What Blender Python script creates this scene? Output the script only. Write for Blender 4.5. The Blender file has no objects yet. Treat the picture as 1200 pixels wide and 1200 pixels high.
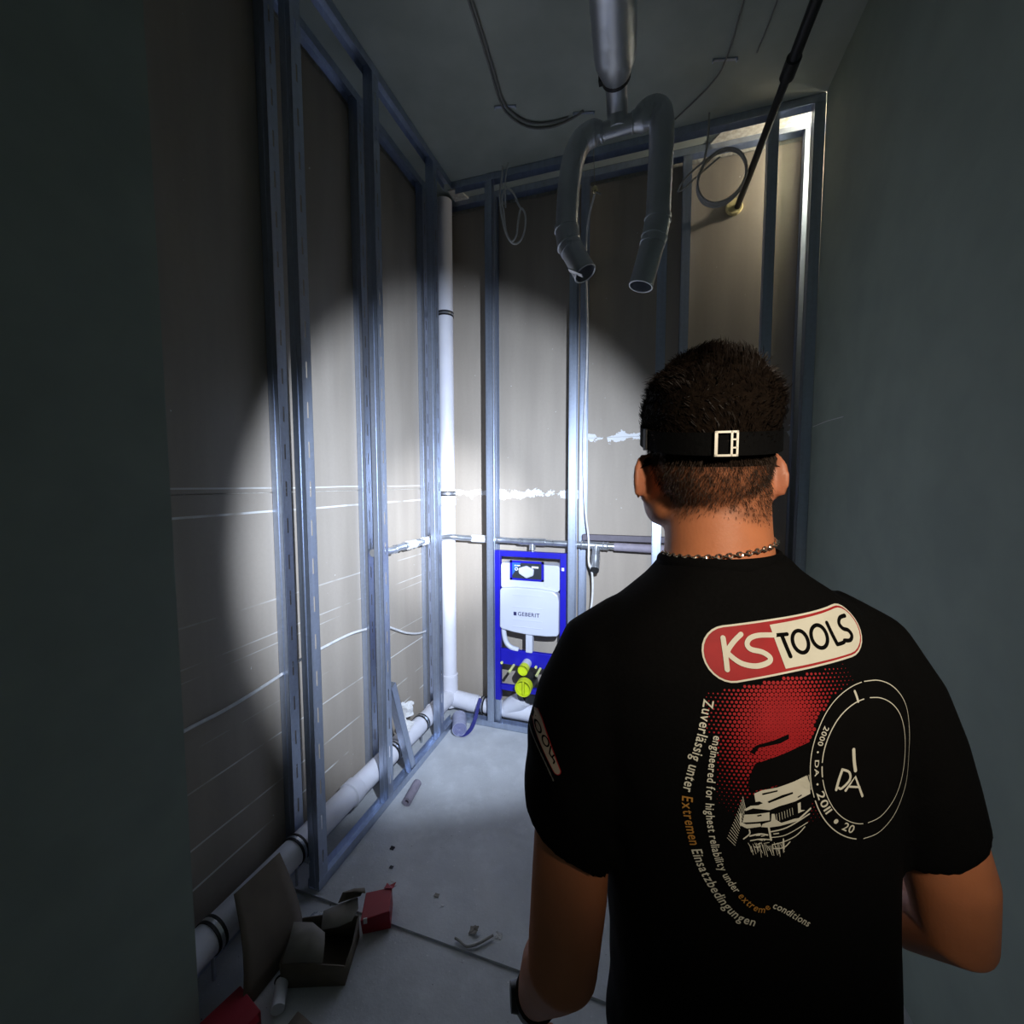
import bpy, bmesh, math, random
import numpy as np
from mathutils import Vector, Matrix, Euler, noise
from mathutils.bvhtree import BVHTree

random.seed(7)
scene = bpy.context.scene
COL = scene.collection
PI = math.pi

# ------------------------------------------------------------------ camera
CAM = Vector((1.239, -2.591, 1.644)); YAW = 0.312; PITCH = 0.067; ROLL = 0.002; FPX = 497.57
fwd = Vector((-math.sin(YAW)*math.cos(PITCH), math.cos(YAW)*math.cos(PITCH), -math.sin(PITCH)))
rgt = Vector((math.cos(YAW), math.sin(YAW), 0)); dwn = fwd.cross(rgt)
r2 = math.cos(ROLL)*rgt + math.sin(ROLL)*dwn; d2 = -math.sin(ROLL)*rgt + math.cos(ROLL)*dwn
cam_data = bpy.data.cameras.new('camera'); cam = bpy.data.objects.new('camera', cam_data); COL.objects.link(cam)
cam_data.sensor_fit = 'HORIZONTAL'; cam_data.sensor_width = 36.0; cam_data.lens = 36.0*FPX/1200.0
cam_data.clip_start = 0.02; cam_data.clip_end = 60
m = Matrix.Identity(4)
for i in range(3):
    m[i][0] = r2[i]; m[i][1] = -d2[i]; m[i][2] = -fwd[i]; m[i][3] = CAM[i]
cam.matrix_world = m
scene.camera = cam

# ------------------------------------------------------------------ world, lights, exposure
w = bpy.data.worlds.new('world'); scene.world = w; w.use_nodes = True
bg = w.node_tree.nodes['Background']; bg.inputs[0].default_value = (0.80, 0.95, 0.88, 1); bg.inputs[1].default_value = 0.036
vs = scene.view_settings
vs.view_transform = 'Standard'; vs.look = 'None'; vs.gamma = 1.0; vs.exposure = 0.0; vs.use_curve_mapping = False

def lamp(name, kind, loc, target, power, color, size=0.02, angle=None, blend=0.2, parent=None):
    d = bpy.data.lights.new(name, kind); d.energy = power; d.color = color
    if kind in ('SPOT', 'POINT'): d.shadow_soft_size = size
    if kind == 'SPOT': d.spot_size = angle; d.spot_blend = blend
    if kind == 'AREA': d.size = size
    o = bpy.data.objects.new(name, d); COL.objects.link(o)
    o.location = loc
    if target is not None:
        o.rotation_euler = (Vector(target)-Vector(loc)).to_track_quat('-Z', 'Y').to_euler()
    return o
# a colleague's work lamp behind the camera, shining on the man's back
lamp('work_lamp_light', 'SPOT', (1.66, -2.86, 2.00), (1.47, -2.06, 1.59), 38.0, (1.0, 0.86, 0.68), 0.04, math.radians(51.5), 1.0)
# a work lamp inside the wall cavity, behind the end of the right wall
lamp('cavity_lamp_light', 'POINT', (2.20, 0.075, 3.36), None, 14, (1.0, 0.90, 0.72), 0.03)

# ------------------------------------------------------------------ helpers
class G:
    def __init__(s): s.v = []; s.f = []
    def add(s, vs, fs):
        o = len(s.v); s.v += [tuple(x) for x in vs]; s.f += [tuple(i+o for i in f) for f in fs]; return s
    def box(s, a, b, M=None):
        x0, y0, z0 = a; x1, y1, z1 = b
        vs = [(x0,y0,z0),(x1,y0,z0),(x1,y1,z0),(x0,y1,z0),(x0,y0,z1),(x1,y0,z1),(x1,y1,z1),(x0,y1,z1)]
        if M is not None: vs = [M @ Vector(q) for q in vs]
        return s.add(vs, [(0,3,2,1),(4,5,6,7),(0,1,5,4),(1,2,6,5),(2,3,7,6),(3,0,4,7)])
    def prism(s, poly, y0, y1, M=None):          # poly in x,z ; extruded in y (counter-clockwise seen from -y)
        n = len(poly)
        vs = [(x, y0, z) for x, z in poly] + [(x, y1, z) for x, z in poly]
        if M is not None: vs = [M @ Vector(q) for q in vs]
        return s.add(vs, [tuple(range(n)), tuple(range(2*n-1, n-1, -1))] + [((i+1) % n, i, n+i, n+(i+1) % n) for i in range(n)])
    def tube(s, path, r, n=12, caps=True, up=None):
        P = [Vector(p) for p in path]; k = len(P)
        R = r if isinstance(r, (list, tuple)) else [r]*k
        T = []
        for i in range(k):
            t = (P[min(i+1, k-1)]-P[max(i-1, 0)])
            T.append(t.normalized() if t.length > 1e-9 else Vector((0, 0, 1)))
        u = Vector(up) if up else (Vector((0,0,1)) if abs(T[0].z) < .9 else Vector((1,0,0)))
        vs = []
        for i in range(k):
            u = (u-T[i]*u.dot(T[i])).normalized(); b = T[i].cross(u)
            ra, rb = (R[i] if isinstance(R[i], (list, tuple)) else (R[i], R[i]))
            for j in range(n):
                a = 2*PI*j/n; vs.append(P[i]+u*(ra*math.cos(a))+b*(rb*math.sin(a)))
        fs = [(i*n+j, i*n+(j+1) % n, (i+1)*n+(j+1) % n, (i+1)*n+j) for i in range(k-1) for j in range(n)]
        if caps: fs += [tuple(range(n-1, -1, -1)), tuple((k-1)*n+j for j in range(n))]
        return s.add(vs, fs)
    def ellipsoid(s, c, r, nu=24, nv=14, M=None):
        vs = []; fs = []
        for i in range(nv+1):
            th = PI*i/nv
            for j in range(nu):
                ph = 2*PI*j/nu
                q = Vector((r[0]*math.sin(th)*math.cos(ph), r[1]*math.sin(th)*math.sin(ph), r[2]*math.cos(th)))
                if M is not None: q = M @ q
                vs.append(q+Vector(c))
        for i in range(nv):
            for j in range(nu):
                fs.append((i*nu+j, (i+1)*nu+j, (i+1)*nu+(j+1) % nu, i*nu+(j+1) % nu))
        return s.add(vs, fs)
    def ring(s, c, axis, R, r, n=24, k=8, w=None):   # torus, or a flat band when w is given
        ax = Vector(axis).normalized(); u = ax.orthogonal().normalized(); b = ax.cross(u); c = Vector(c)
        vs = []; prof = [(r*math.cos(2*PI*q/k), r*math.sin(2*PI*q/k)) for q in range(k)] if w is None else [(0,-w/2),(r,-w/2),(r,w/2),(0,w/2)]
        k = len(prof)
        for i in range(n):
            a = 2*PI*i/n; d = u*math.cos(a)+b*math.sin(a)
            for (pr, pa) in prof: vs.append(c+d*(R+pr)+ax*pa)
        fs = [(i*k+j, ((i+1) % n)*k+j, ((i+1) % n)*k+(j+1) % k, i*k+(j+1) % k) for i in range(n) for j in range(k)]
        return s.add(vs, fs)

def link(o, parent=None, label=None, cat=None, group=None, kind=None):
    COL.objects.link(o)
    if parent is not None: o.parent = parent
    if label: o['label'] = label
    if cat: o['category'] = cat
    if group: o['group'] = group
    if kind: o['kind'] = kind
    return o
def obj(name, g, mat, parent=None, smooth=False, label=None, cat=None, group=None, kind=None, loc=None, rotz=0, bevel=0, fix=True):
    me = bpy.data.meshes.new(name); me.from_pydata(g.v, [], g.f); me.validate()
    if fix:
        bm = bmesh.new(); bm.from_mesh(me); bmesh.ops.remove_doubles(bm, verts=bm.verts, dist=1e-6)
        bmesh.ops.recalc_face_normals(bm, faces=bm.faces); bm.to_mesh(me); bm.free()
    if mat: me.materials.append(mat)
    if smooth:
        for p in me.polygons: p.use_smooth = True
    o = bpy.data.objects.new(name, me)
    if loc is not None: o.location = loc
    o.rotation_euler = (0, 0, rotz)
    if bevel:
        b = o.modifiers.new('bevel', 'BEVEL'); b.width = bevel; b.segments = 2; b.limit_method = 'ANGLE'
    if smooth and not bevel:
        try: me.set_sharp_from_angle(angle=math.radians(40))
        except Exception: pass
    return link(o, parent, label, cat, group, kind)
def thing(name, label, cat, loc=(0,0,0), rotz=0, group=None):
    o = bpy.data.objects.new(name, None); o.location = loc; o.rotation_euler = (0,0,rotz); o.empty_display_size = .05
    return link(o, None, label, cat, group)
def smooth_path(pts, n=6, closed=False):         # Catmull-Rom
    P = [Vector(p) for p in pts]; out = []
    k = len(P)
    rng = range(k if closed else k-1)
    for i in rng:
        if closed: a, b, c, d = P[(i-1) % k], P[i], P[(i+1) % k], P[(i+2) % k]
        else: a, b, c, d = P[max(i-1,0)], P[i], P[i+1], P[min(i+2,k-1)]
        for j in range(n):
            t = j/n
            out.append(0.5*((2*b)+(c-a)*t+(2*a-5*b+4*c-d)*t*t+(3*b-a-3*c+d)*t**3))
    out.append(P[0].copy() if closed else P[-1])
    return out

# ------------------------------------------------------------------ materials
def nt(name):
    m = bpy.data.materials.new(name); m.use_nodes = True
    t = m.node_tree; return m, t, t.nodes['Principled BSDF']
def N(t, kind, **kw):
    n = t.nodes.new(kind)
    for k, v in kw.items(): setattr(n, k, v)
    return n
def mix(t, fac, a, b):
    n = t.nodes.new('ShaderNodeMix'); n.data_type = 'RGBA'
    for s, v in ((n.inputs[0], fac), (n.inputs[6], a), (n.inputs[7], b)):
        if hasattr(v, 'links') or hasattr(v, 'is_linked'): t.links.new(v, s)
        else: s.default_value = v if not isinstance(v, tuple) else (*v, 1)
    return n.outputs[2]
def noise_tex(t, scale, detail=4, rough=.55, stretch=None, coord='Object'):
    tc = N(t, 'ShaderNodeTexCoord'); nz = N(t, 'ShaderNodeTexNoise'); nz.inputs['Scale'].default_value = scale
    nz.inputs['Detail'].default_value = detail; nz.inputs['Roughness'].default_value = rough
    if stretch:
        mp = N(t, 'ShaderNodeMapping'); mp.inputs['Scale'].default_value = stretch
        t.links.new(tc.outputs[coord], mp.inputs[0]); t.links.new(mp.outputs[0], nz.inputs['Vector'])
    else: t.links.new(tc.outputs[coord], nz.inputs['Vector'])
    return nz.outputs[0]
def ramp(t, fac, lo, hi, c0=(0,0,0), c1=(1,1,1)):
    r = N(t, 'ShaderNodeValToRGB'); r.color_ramp.elements[0].position = lo; r.color_ramp.elements[1].position = hi
    r.color_ramp.elements[0].color = (*c0, 1); r.color_ramp.elements[1].color = (*c1, 1)
    t.links.new(fac, r.inputs[0]); return r.outputs[0]
def bump(t, b, h, strength, dist=.01):
    n = N(t, 'ShaderNodeBump'); n.inputs['Strength'].default_value = strength; n.inputs['Distance'].default_value = dist
    t.links.new(h, n.inputs['Height']); t.links.new(n.outputs[0], b.inputs['Normal'])
def plain(name, c, rough=.5, metal=0., c2=None, scale=30, spec=.5, bmp=0., stretch=None, coat=0):
    m, t, b = nt(name)
    b.inputs['Base Color'].default_value = (*c, 1); b.inputs['Roughness'].default_value = rough; b.inputs['Metallic'].default_value = metal
    b.inputs['Specular IOR Level'].default_value = spec
    nz = noise_tex(t, scale, stretch=stretch)
    c2 = c2 or tuple(x*.82 for x in c)
    t.links.new(mix(t, ramp(t, nz, .35, .68), c2, c), b.inputs['Base Color'])
    if bmp: bump(t, b, nz, bmp, .004)
    if coat: b.inputs['Coat Weight'].default_value = coat
    return m
def M_math(t, op, a, b=None):
    n = N(t, 'ShaderNodeMath', operation=op)
    for i, v in enumerate((a, b)):
        if v is None: continue
        if isinstance(v, (int, float)): n.inputs[i].default_value = v
        else: t.links.new(v, n.inputs[i])
    return n.outputs[0]

def board_mat(name, base, lines=(), scr=.0, joint=None):
    """grey-beige plasterboard; thin scored lines and a smear of white filler along a joint"""
    m, t, b = nt(name)
    b.inputs['Roughness'].default_value = .72; b.inputs['Specular IOR Level'].default_value = .25
    tc = N(t, 'ShaderNodeTexCoord'); sx = N(t, 'ShaderNodeSeparateXYZ'); t.links.new(tc.outputs['Object'], sx.inputs[0])
    streak = noise_tex(t, 3.2, 3, .5, (3, 3, .35)); fine = noise_tex(t, 60, 3)
    c = mix(t, ramp(t, streak, .35, .7), tuple(x*.88 for x in base), base)
    c = mix(t, M_math(t, 'MULTIPLY', ramp(t, fine, .4, .8), .15), c, tuple(x*.7 for x in base))
    spots = noise_tex(t, 38, 2, .5); c = mix(t, ramp(t, spots, .77, .79), c, (.72, .72, .70))
    wob = M_math(t, 'MULTIPLY', M_math(t, 'SUBTRACT', noise_tex(t, 1.1, 2), .5), .02)
    z = M_math(t, 'ADD', sx.outputs[2], wob)
    for (zz, wd, st) in lines:
        d = M_math(t, 'ABSOLUTE', M_math(t, 'SUBTRACT', z, zz))
        mask = M_math(t, 'LESS_THAN', d, wd)
        brk = ramp(t, noise_tex(t, 2.3+zz, 3, .6), .40, .52)
        c = mix(t, M_math(t, 'MULTIPLY', M_math(t, 'MULTIPLY', mask, brk), st), c, (.80, .80, .78))
    if joint:
        zz, hh = joint
        d = M_math(t, 'ABSOLUTE', M_math(t, 'SUBTRACT', sx.outputs[2], zz))
        edge = M_math(t, 'MULTIPLY', M_math(t, 'SUBTRACT', noise_tex(t, 13, 4, .65), .40), hh*7.0)
        mask = M_math(t, 'GREATER_THAN', edge, d)
        c = mix(t, M_math(t, 'MULTIPLY', mask, .85), c, (.80, .82, .84))
    t.links.new(c, b.inputs['Base Color'])
    bump(t, b, fine, .12, .003)
    return m
BOARD = (.415, .362, .302)
M_board_left = board_mat('plasterboard_scored', BOARD, [(1.535,.004,.9),(1.17,.003,.35),(1.03,.0025,.45),(.60,.003,.8),(.835+.15,.002,.4),(.40,.0035,.8),(.26,.004,.9),(.74,.002,.4)])
M_board_upper = board_mat('plasterboard_upper', BOARD, [(1.63,.003,.7)])
M_board_back = board_mat('plasterboard_joint', BOARD, [], 0, (1.576, .028))
M_board_back2 = board_mat('plasterboard_high_joint', BOARD, [], 0, (1.938, .026))
M_green = plain('green_board', (.31, .36, .30), .75, c2=(.27,.315,.265), scale=5, bmp=.1)

def floor_mat():
    m, t, b = nt('bare_concrete_floor')
    b.inputs['Roughness'].default_value = .82; b.inputs['Specular IOR Level'].default_value = .2
    big = noise_tex(t, 2.1, 5, .6); mid = noise_tex(t, 9, 5, .65); fine = noise_tex(t, 95, 3, .6)
    c = mix(t, ramp(t, big, .35, .68), (.46, .475, .49), (.62, .64, .66))
    c = mix(t, M_math(t, 'MULTIPLY', ramp(t, mid, .5, .75), .55), c, (.70, .72, .74))
    c = mix(t, ramp(t, fine, .66, .74), c, (.78, .78, .78))
    c = mix(t, ramp(t, noise_tex(t, 60, 2), .74, .78), c, (.12, .12, .12))
    t.links.new(c, b.inputs['Base Color']); bump(t, b, M_math(t, 'ADD', mid, M_math(t, 'MULTIPLY', fine, .4)), .35, .008)
    return m
M_floor = floor_mat()
M_ceil = plain('concrete_ceiling', (.48,.52,.47), .85, c2=(.38,.415,.37), scale=3.0, bmp=.25)
M_plaster = plain('rough_white_plaster', (.86,.84,.77), .9, c2=(.60,.56,.48), scale=42, bmp=.9)
def galv_mat(name, c=(.60,.65,.74), rough=.36):
    m, t, b = nt(name)
    b.inputs['Metallic'].default_value = .86
    sp = N(t, 'ShaderNodeTexVoronoi'); tc = N(t, 'ShaderNodeTexCoord'); sp.inputs['Scale'].default_value = 85
    t.links.new(tc.outputs['Object'], sp.inputs['Vector'])
    st = noise_tex(t, 5, 3, .5, (6, 6, .25))
    col = mix(t, ramp(t, st, .3, .7), tuple(x*.80 for x in c), c)
    bw = N(t, 'ShaderNodeRGBToBW'); t.links.new(sp.outputs['Color'], bw.inputs[0])
    col = mix(t, M_math(t, 'MULTIPLY', bw.outputs[0], .22), col, tuple(min(1, x*1.35) for x in c))
    t.links.new(col, b.inputs['Base Color'])
    t.links.new(M_math(t, 'ADD', M_math(t, 'MULTIPLY', st, .18), rough-.09), b.inputs['Roughness'])
    return m
M_galv = galv_mat('galvanised_steel', (.52,.585,.72), .40); M_galv2 = galv_mat('zinc_pipe', (.62,.65,.70), .30)
M_duct = plain('dull_duct_steel', (.66,.68,.72), .40, .85, c2=(.58,.60,.64), scale=4)
M_pvc = plain('white_plastic_pipe', (.80,.80,.86), .38, c2=(.74,.74,.81), scale=6)
M_black = plain('black_rubber', (.012,.012,.014), .55)
M_blackpl = plain('black_plastic', (.014,.015,.017), .42)
M_sleeve = plain('white_pipe_sleeve', (.78,.79,.82), .5)
M_lag = plain('grey_pipe_lagging', (.30,.27,.33), .7)
M_bar = plain('dark_bar', (.11,.095,.12), .55)
M_blue = plain('blue_powder_coat', (.012,.010,.42), .38, c2=(.010,.008,.36), scale=14)
M_cist = plain('white_cistern', (.58,.60,.68), .42, c2=(.55,.57,.65), scale=4)
M_yell = plain('yellow_green_cap', (.62,.72,.02), .4, c2=(.56,.66,.02))
M_paleyell = plain('pale_yellow_sleeve', (.80,.82,.30), .45)
M_print_dark = plain('dark_print', (.02,.025,.035), .5)
M_print_cyan = plain('blue_print', (.02,.13,.45), .5)
M_white = plain('white_paper', (.80,.80,.80), .7)
M_cable = plain('grey_cable', (.46,.45,.43), .5)
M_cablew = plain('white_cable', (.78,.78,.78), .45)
M_cabled = plain('dark_cable', (.24,.24,.23), .55)
M_foam = plain('yellow_foam', (.80,.70,.36), .8, c2=(.70,.58,.26), scale=50, bmp=.4)
M_card = plain('cardboard', (.19,.155,.12), .85, c2=(.15,.125,.095), scale=9, bmp=.1)
M_cardin = plain('cardboard_inside', (.30,.275,.245), .85, c2=(.25,.23,.20), scale=9, bmp=.1)
M_red = plain('red_carton', (.36,.012,.03), .45, c2=(.30,.008,.022), scale=9)
M_bluefilm = plain('blue_film', (.05,.055,.30), .35)
M_bluegrey = plain('pale_blue_foam', (.42,.44,.60), .6)
M_shirt = plain('black_cotton', (.0035,.0035,.0037), .9, c2=(.0025,.0025,.0027), scale=300, spec=.08, bmp=.15)
M_trou = plain('black_work_trousers', (.012,.012,.013), .85, scale=120, spec=.2, bmp=.2)
M_boot = plain('black_leather', (.012,.011,.010), .5)
M_pwhite = plain('cream_print', (.78,.76,.64), .65, c2=(.72,.70,.58), scale=60)
M_pred = plain('red_print', (.42,.010,.014), .65, c2=(.36,.008,.012), scale=60)
M_pblack = plain('black_print', (.0035,.0033,.0033), .9, spec=.08)
M_porange = plain('orange_print', (.55,.26,.05), .65)
M_hair = plain('dark_brown_hair', (.020,.012,.008), .55, c2=(.012,.007,.005), scale=120, spec=.35)
M_strap = plain('black_elastic', (.003,.003,.0033), .85, scale=200, bmp=.3, spec=.1)
M_silver = plain('pale_buckle', (.82,.78,.68), .35, 0.2)
M_chain = plain('silver_chain', (.80,.72,.62), .22, .95)
def clear_mat():
    m, t, b = nt('clear_film'); b.inputs['Transmission Weight'].default_value = .85; b.inputs['Roughness'].default_value = .12
    b.inputs['IOR'].default_value = 1.3
    t.links.new(mix(t, noise_tex(t, 20), (.7,.74,.78), (.9,.92,.95)), b.inputs['Base Color']); return m
M_clear = clear_mat()
def emis(name, c, s):
    m, t, b = nt(name); b.inputs['Base Color'].default_value = (*c,1); b.inputs['Emission Color'].default_value = (*c,1); b.inputs['Emission Strength'].default_value = s; return m
M_lens = emis('lit_lamp_lens', (.85,.92,1), 6.0)
M_bulb = emis('lit_bulb', (1,.9,.72), 8.0)

# ------------------------------------------------------------------ structure
H = 3.563; XR = 2.035
fl = obj('floor', G().box((-.6,-1.318,-.12), (2.8,.5,0)), M_floor, kind='structure')
obj('floor_slab', G().box((-.6,-4.2,-.12), (2.8,-1.356,.001)), M_floor, fl)
obj('floor_joint', G().box((-.6,-1.356,-.12), (2.8,-1.318,-.009)), M_floor, fl)
obj('ceiling', G().box((-.6,-4.2,H), (2.8,.5,H+.15)), M_ceil, kind='structure')
# left partition: two plasterboard sheets over each other
wl = obj('wall_left', G().box((-.40,-1.775,0), (-.235,.235,H)), M_plaster, kind='structure')
obj('plasterboard', G().box((-.2275,-1.774,0), (-.2155,.2145,1.608)), M_board_left, wl)
obj('plasterboard', G().box((-.2275,-1.774,1.611), (-.2155,.2145,3.50)), M_board_upper, wl)
wb = obj('wall_back', G().box((-.235,.235,0), (2.75,.40,H)), M_plaster, kind='structure')
obj('plasterboard', G().box((-.213,.2155,0), (.832,.2275,1.575)), M_board_back, wb)
obj('plasterboard', G().box((-.213,.2155,1.577), (.832,.2275,3.50)), M_board_back, wb)
obj('plasterboard', G().box((.834,.2155,0), (2.70,.2275,1.937)), M_board_back2, wb)
obj('plasterboard', G().box((.834,.2155,1.939), (2.70,.2275,3.50)), M_board_back2, wb)
# rough levelling plaster under the cavity slab, its outline cut to the lit patches
obj('lit_plaster_strip', G().add([(1.60,.053,H+.004),(1.53,.163,H+.004),(2.7,.163,H+.004),(2.7,.053,H+.004),(1.60,.053,H-.012),(1.53,.163,H-.012),(2.7,.163,H-.012),(2.7,.053,H-.012)], [(0,1,2,3),(4,7,6,5),(0,4,5,1),(1,5,6,2),(2,6,7,3),(3,7,4,0)]), M_plaster, wb)
obj('lit_plaster_strip', G().add([(-.05,.053,H+.004),(-.05,.163,H+.004),(.05,.163,H+.004),(.02,.053,H+.004),(-.05,.053,H-.012),(-.05,.163,H-.012),(.05,.163,H-.012),(.02,.053,H-.012)], [(0,1,2,3),(4,7,6,5),(0,4,5,1),(1,5,6,2),(2,6,7,3),(3,7,4,0)]), M_plaster, wb)
wr = G().box((XR,-4.0,0), (XR+.10,-.0005,H)).box((XR+.10,-.06,0), (2.75,-.0005,H))
wro = obj('wall_right', wr, M_green, kind='structure')
g = G(); g.tube([(XR-.0005,-.015,1.932),(XR-.0005,-.2,1.936),(XR-.0005,-.378,1.93)], .002, 5)
obj('scratch', g, M_white, wro)
obj('wall_front', G().box((-.6,-4.0,0), (0,-1.776,H)), M_green, kind='structure')
obj('wall_end', G().box((2.75,-.06,0), (2.85,.40,H)), M_plaster, kind='structure')

# ------------------------------------------------------------------ studs and tracks
TH = .0012
def stud(loc, rotz, label, group, zb=.004, zt=H-.004, d=.05, wf=.048, web=0, slots=True, name='metal_stud'):
    g = G(); wx = 0 if web == 0 else wf-TH
    g.box((wx, 0, zb), (wx+TH, d, zt))
    # groove rib in the web
    g.box((wx-(.002 if web == 0 else -.0005), d*.42, zb), (wx+(.0005 if web == 0 else .0032), d*.58, zt))
    g.box((0, d-TH, zb), (wf, d, zt))
    lx = wf-TH if web == 0 else 0
    g.box((lx, 0, zb), (lx+TH, .007, zt)); g.box((lx, d-.007, zb), (lx+TH, d, zt))
    a, b = wf*.42, wf*.58
    if slots:
        g.box((0, 0, zb), (a, TH, zt)); g.box((b, 0, zb), (wf, TH, zt))
        z = zb
        while z < zt:
            g.box((a, 0, z), (b, TH, min(z+.09, zt))); z += .15
    else: g.box((0, 0, zb), (wf, TH, zt))
    return obj(name, g, M_galv, label=label, cat='stud', group=group, loc=loc, rotz=rotz)
LS, BS = 'studs of the left frame', 'studs of the back frame'
Q = PI/2
stud((0,-1.296,0), Q, 'steel stud at the open end of the floor track, beside the torn cardboard', LS)
stud((0,-.820,0), Q, 'steel stud with the slanted brace beside its foot', LS)
stud((0,-.245,0), Q, 'steel stud in the corner, in front of the white upright pipe', LS)
stud((-.165,-1.250,0), Q, 'rear steel stud against the plasterboard, behind the stud at the track end', LS)
stud((-.165,-.714,0), Q, 'rear steel stud against the plasterboard, behind the stud with the slanted brace', LS)
stud((-.165,-.078,0), Q, 'rear steel stud against the plasterboard, behind the corner stud', LS)
stud((.226,0,0), 0, 'steel stud between the white upright pipe and the first blue toilet frame', BS, web=1, slots=False)
stud((.766,0,0), 0, 'steel stud between the first blue toilet frame and the pipe with the hanging elbow', BS, slots=False)
stud((1.262,0,0), 0, 'steel stud between the pipe elbow and the second blue toilet frame', BS, slots=False)
stud((1.787,0,0), 0, 'dark steel stud crossing behind the long black pipe', BS, slots=False)
stud((1.9865,0,0), 0, 'steel stud screwed to the green right wall', BS, slots=False)
stud((.196,.165,0), 0, 'rear steel stud against the plasterboard, behind the toilet frame\'s first stud', BS, slots=False)
stud((.806,.165,0), 0, 'speckled rear stud beside the hanging white cable', BS, slots=False)
stud((1.392,.165,0), 0, 'rear steel stud left of the round yellow foam collar', BS, web=1, slots=False)
stud((1.995,.165,0), 0, 'brightly lit rear stud in the corner by the green right wall', BS, slots=False)
def track(name, L, loc, rotz, label, group, top, d=.0525, h=.04):
    g = G(); z0, z1 = (H-h, H-.0003) if top else (.0003, h)
    g.box((0,-.0015,z0), (L,-.0003,z1)); g.box((0,d-.0015,z0), (L,d-.0003,z1))
    zz = (H-.0022, H-.0003) if top else (.0003,.0022)
    g.box((0,-.0015,zz[0]), (L,d-.0003,zz[1]))
    return obj(name, g, M_galv, label=label, cat='track', group=group, loc=loc, rotz=rotz)
TC, TF = 'ceiling tracks', 'floor tracks'
track('ceiling_track', 2.6, (0,-2.6,0), Q, 'steel ceiling channel over the front studs of the left frame', TC, True)
track('ceiling_track', 1.98, (-.1635,-1.77,0), Q, 'steel ceiling channel against the plasterboard over the rear studs of the left frame', TC, True)
track('ceiling_track', 2.03, (.0022,0,0), 0, 'steel ceiling channel over the front studs of the toilet wall', TC, True)
track('ceiling_track', 2.86, (-.160,.1635,0), 0, 'steel ceiling channel against the plasterboard over the rear studs of the toilet wall', TC, True)
track('floor_track', 1.30, (0,-1.30,0), Q, 'steel floor channel along the white pipe of the left frame', TF, False)
track('floor_track', 1.98, (-.1635,-1.77,0), Q, 'steel floor channel behind the white pipe against the plasterboard', TF, False)
track('floor_track', 2.03, (.0022,0,0), 0, 'steel floor channel under the blue toilet frames', TF, False)
track('floor_track', 2.20, (-.160,.1635,0), 0, 'steel floor channel against the plasterboard behind the toilet frames', TF, False)
# slanted brace
g = G(); p0 = Vector((-.004,-.745,.60)); p1 = Vector((-.004,-.555,.012)); dv = (p1-p0).normalized(); sd = Vector((1,0,0)); nb = dv.cross(sd)
Mb = Matrix(((nb.x, sd.x, dv.x, p0.x),(nb.y, sd.y, dv.y, p0.y),(nb.z, sd.z, dv.z, p0.z),(0,0,0,1))); Lb = (p1-p0).length
g.box((-.022,-.0012,0), (.022,0,Lb), Mb); g.box((-.022,-.04,0), (-.0208,0,Lb), Mb); g.box((.0208,-.04,0), (.022,0,Lb), Mb)
obj('brace', g, M_galv, label='slanted offcut of steel profile propped between stud and floor channel', cat='brace')

# ------------------------------------------------------------------ white waste pipes
RP = .053
def clamp_on(parent, c, axis, R, screw=None):
    ax = Vector(axis).normalized(); c = Vector(c)
    for s in (-1, 1): obj('rubber_band', G().ring(c+ax*(s*.011), ax, R+.0006, .0035, 28, w=.009), M_black, parent, True)
    obj('clamp_band', G().ring(c, ax, R+.0006, .003, 28, w=.011), M_galv2, parent, True)
    if screw is not None:
        s = Vector(screw).normalized(); q = c+s*(R+.001)
        obj('clamp_screw', G().tube([q, q+s*.022], .006, 8).box((-.012,-.004,-.008), (.012,.004,.008), Matrix.Translation(q+s*.01)), M_galv2, parent)
t = thing('waste_pipe', 'long white plastic waste pipe along the floor of the left frame', 'pipe', (-.107,-.9,0))
def rel(p, o): return Vector(p)-Vector(o)
o0 = (-.107,-.9,0)
pl = [(-.107,-1.95,.163),(-.107,-1.2,.152),(-.107,-.55,.136),(-.107,-.13,.122)]
obj('pipe_tube', G().tube([rel(q,o0) for q in pl], RP, 28), M_pvc, t, True)
for yy, z in ((-.53,.136),(-.93,.146)):
    obj('socket', G().tube([rel((-.107,yy-.055,z),o0), rel((-.107,yy-.05,z),o0), rel((-.107,yy+.0,z),o0), rel((-.107,yy+.01,z),o0)], [.0535,.0595,.0595,.0535], 28), M_pvc, t, True)
clamp_on(t, rel((-.107,-1.305,.154),o0), (0,1,0), RP, (.85,0,-.45))
clamp_on(t, rel((-.107,-1.655,.159),o0), (0,1,0), RP)
clamp_on(t, rel((-.107,-.30,.129),o0), (0,1,0), RP)
clamp_on(t, rel((-.107,-.62,.139),o0), (0,1,0), RP)
for yy in (-1.305,-1.655,-.30,-.62): obj('clamp_foot', G().tube([rel((-.107,yy,.10),o0), rel((-.107,yy,.001),o0)], .006, 8), M_galv2, t)
o1 = (-.107,.107,0)
t = thing('waste_stack', 'upright white plastic waste pipe in the corner', 'pipe', o1)
obj('pipe_tube', G().tube([(0,0,.245),(0,0,H-.03)], RP, 28), M_pvc, t, True)
for zz in (.25,1.52):
    obj('socket', G().tube([(0,0,zz-.03),(0,0,zz-.025),(0,0,zz+.025),(0,0,zz+.03)], [.0535,.0595,.0595,.0535], 28), M_pvc, t, True)
obj('branch', G().tube([(0,0,.24),(0,0,.10)], .0585, 28).tube([(0,-.02,.115),(0,-.255,.122)], .0585, 28).tube([(.02,0,.10),(.19,0,.085)], .0585, 28).tube([(0,0,.10),(0,0,.045)], .0585, 28), M_pvc, t, True)
clamp_on(t, (0,0,2.79), (0,0,1), RP)
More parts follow.
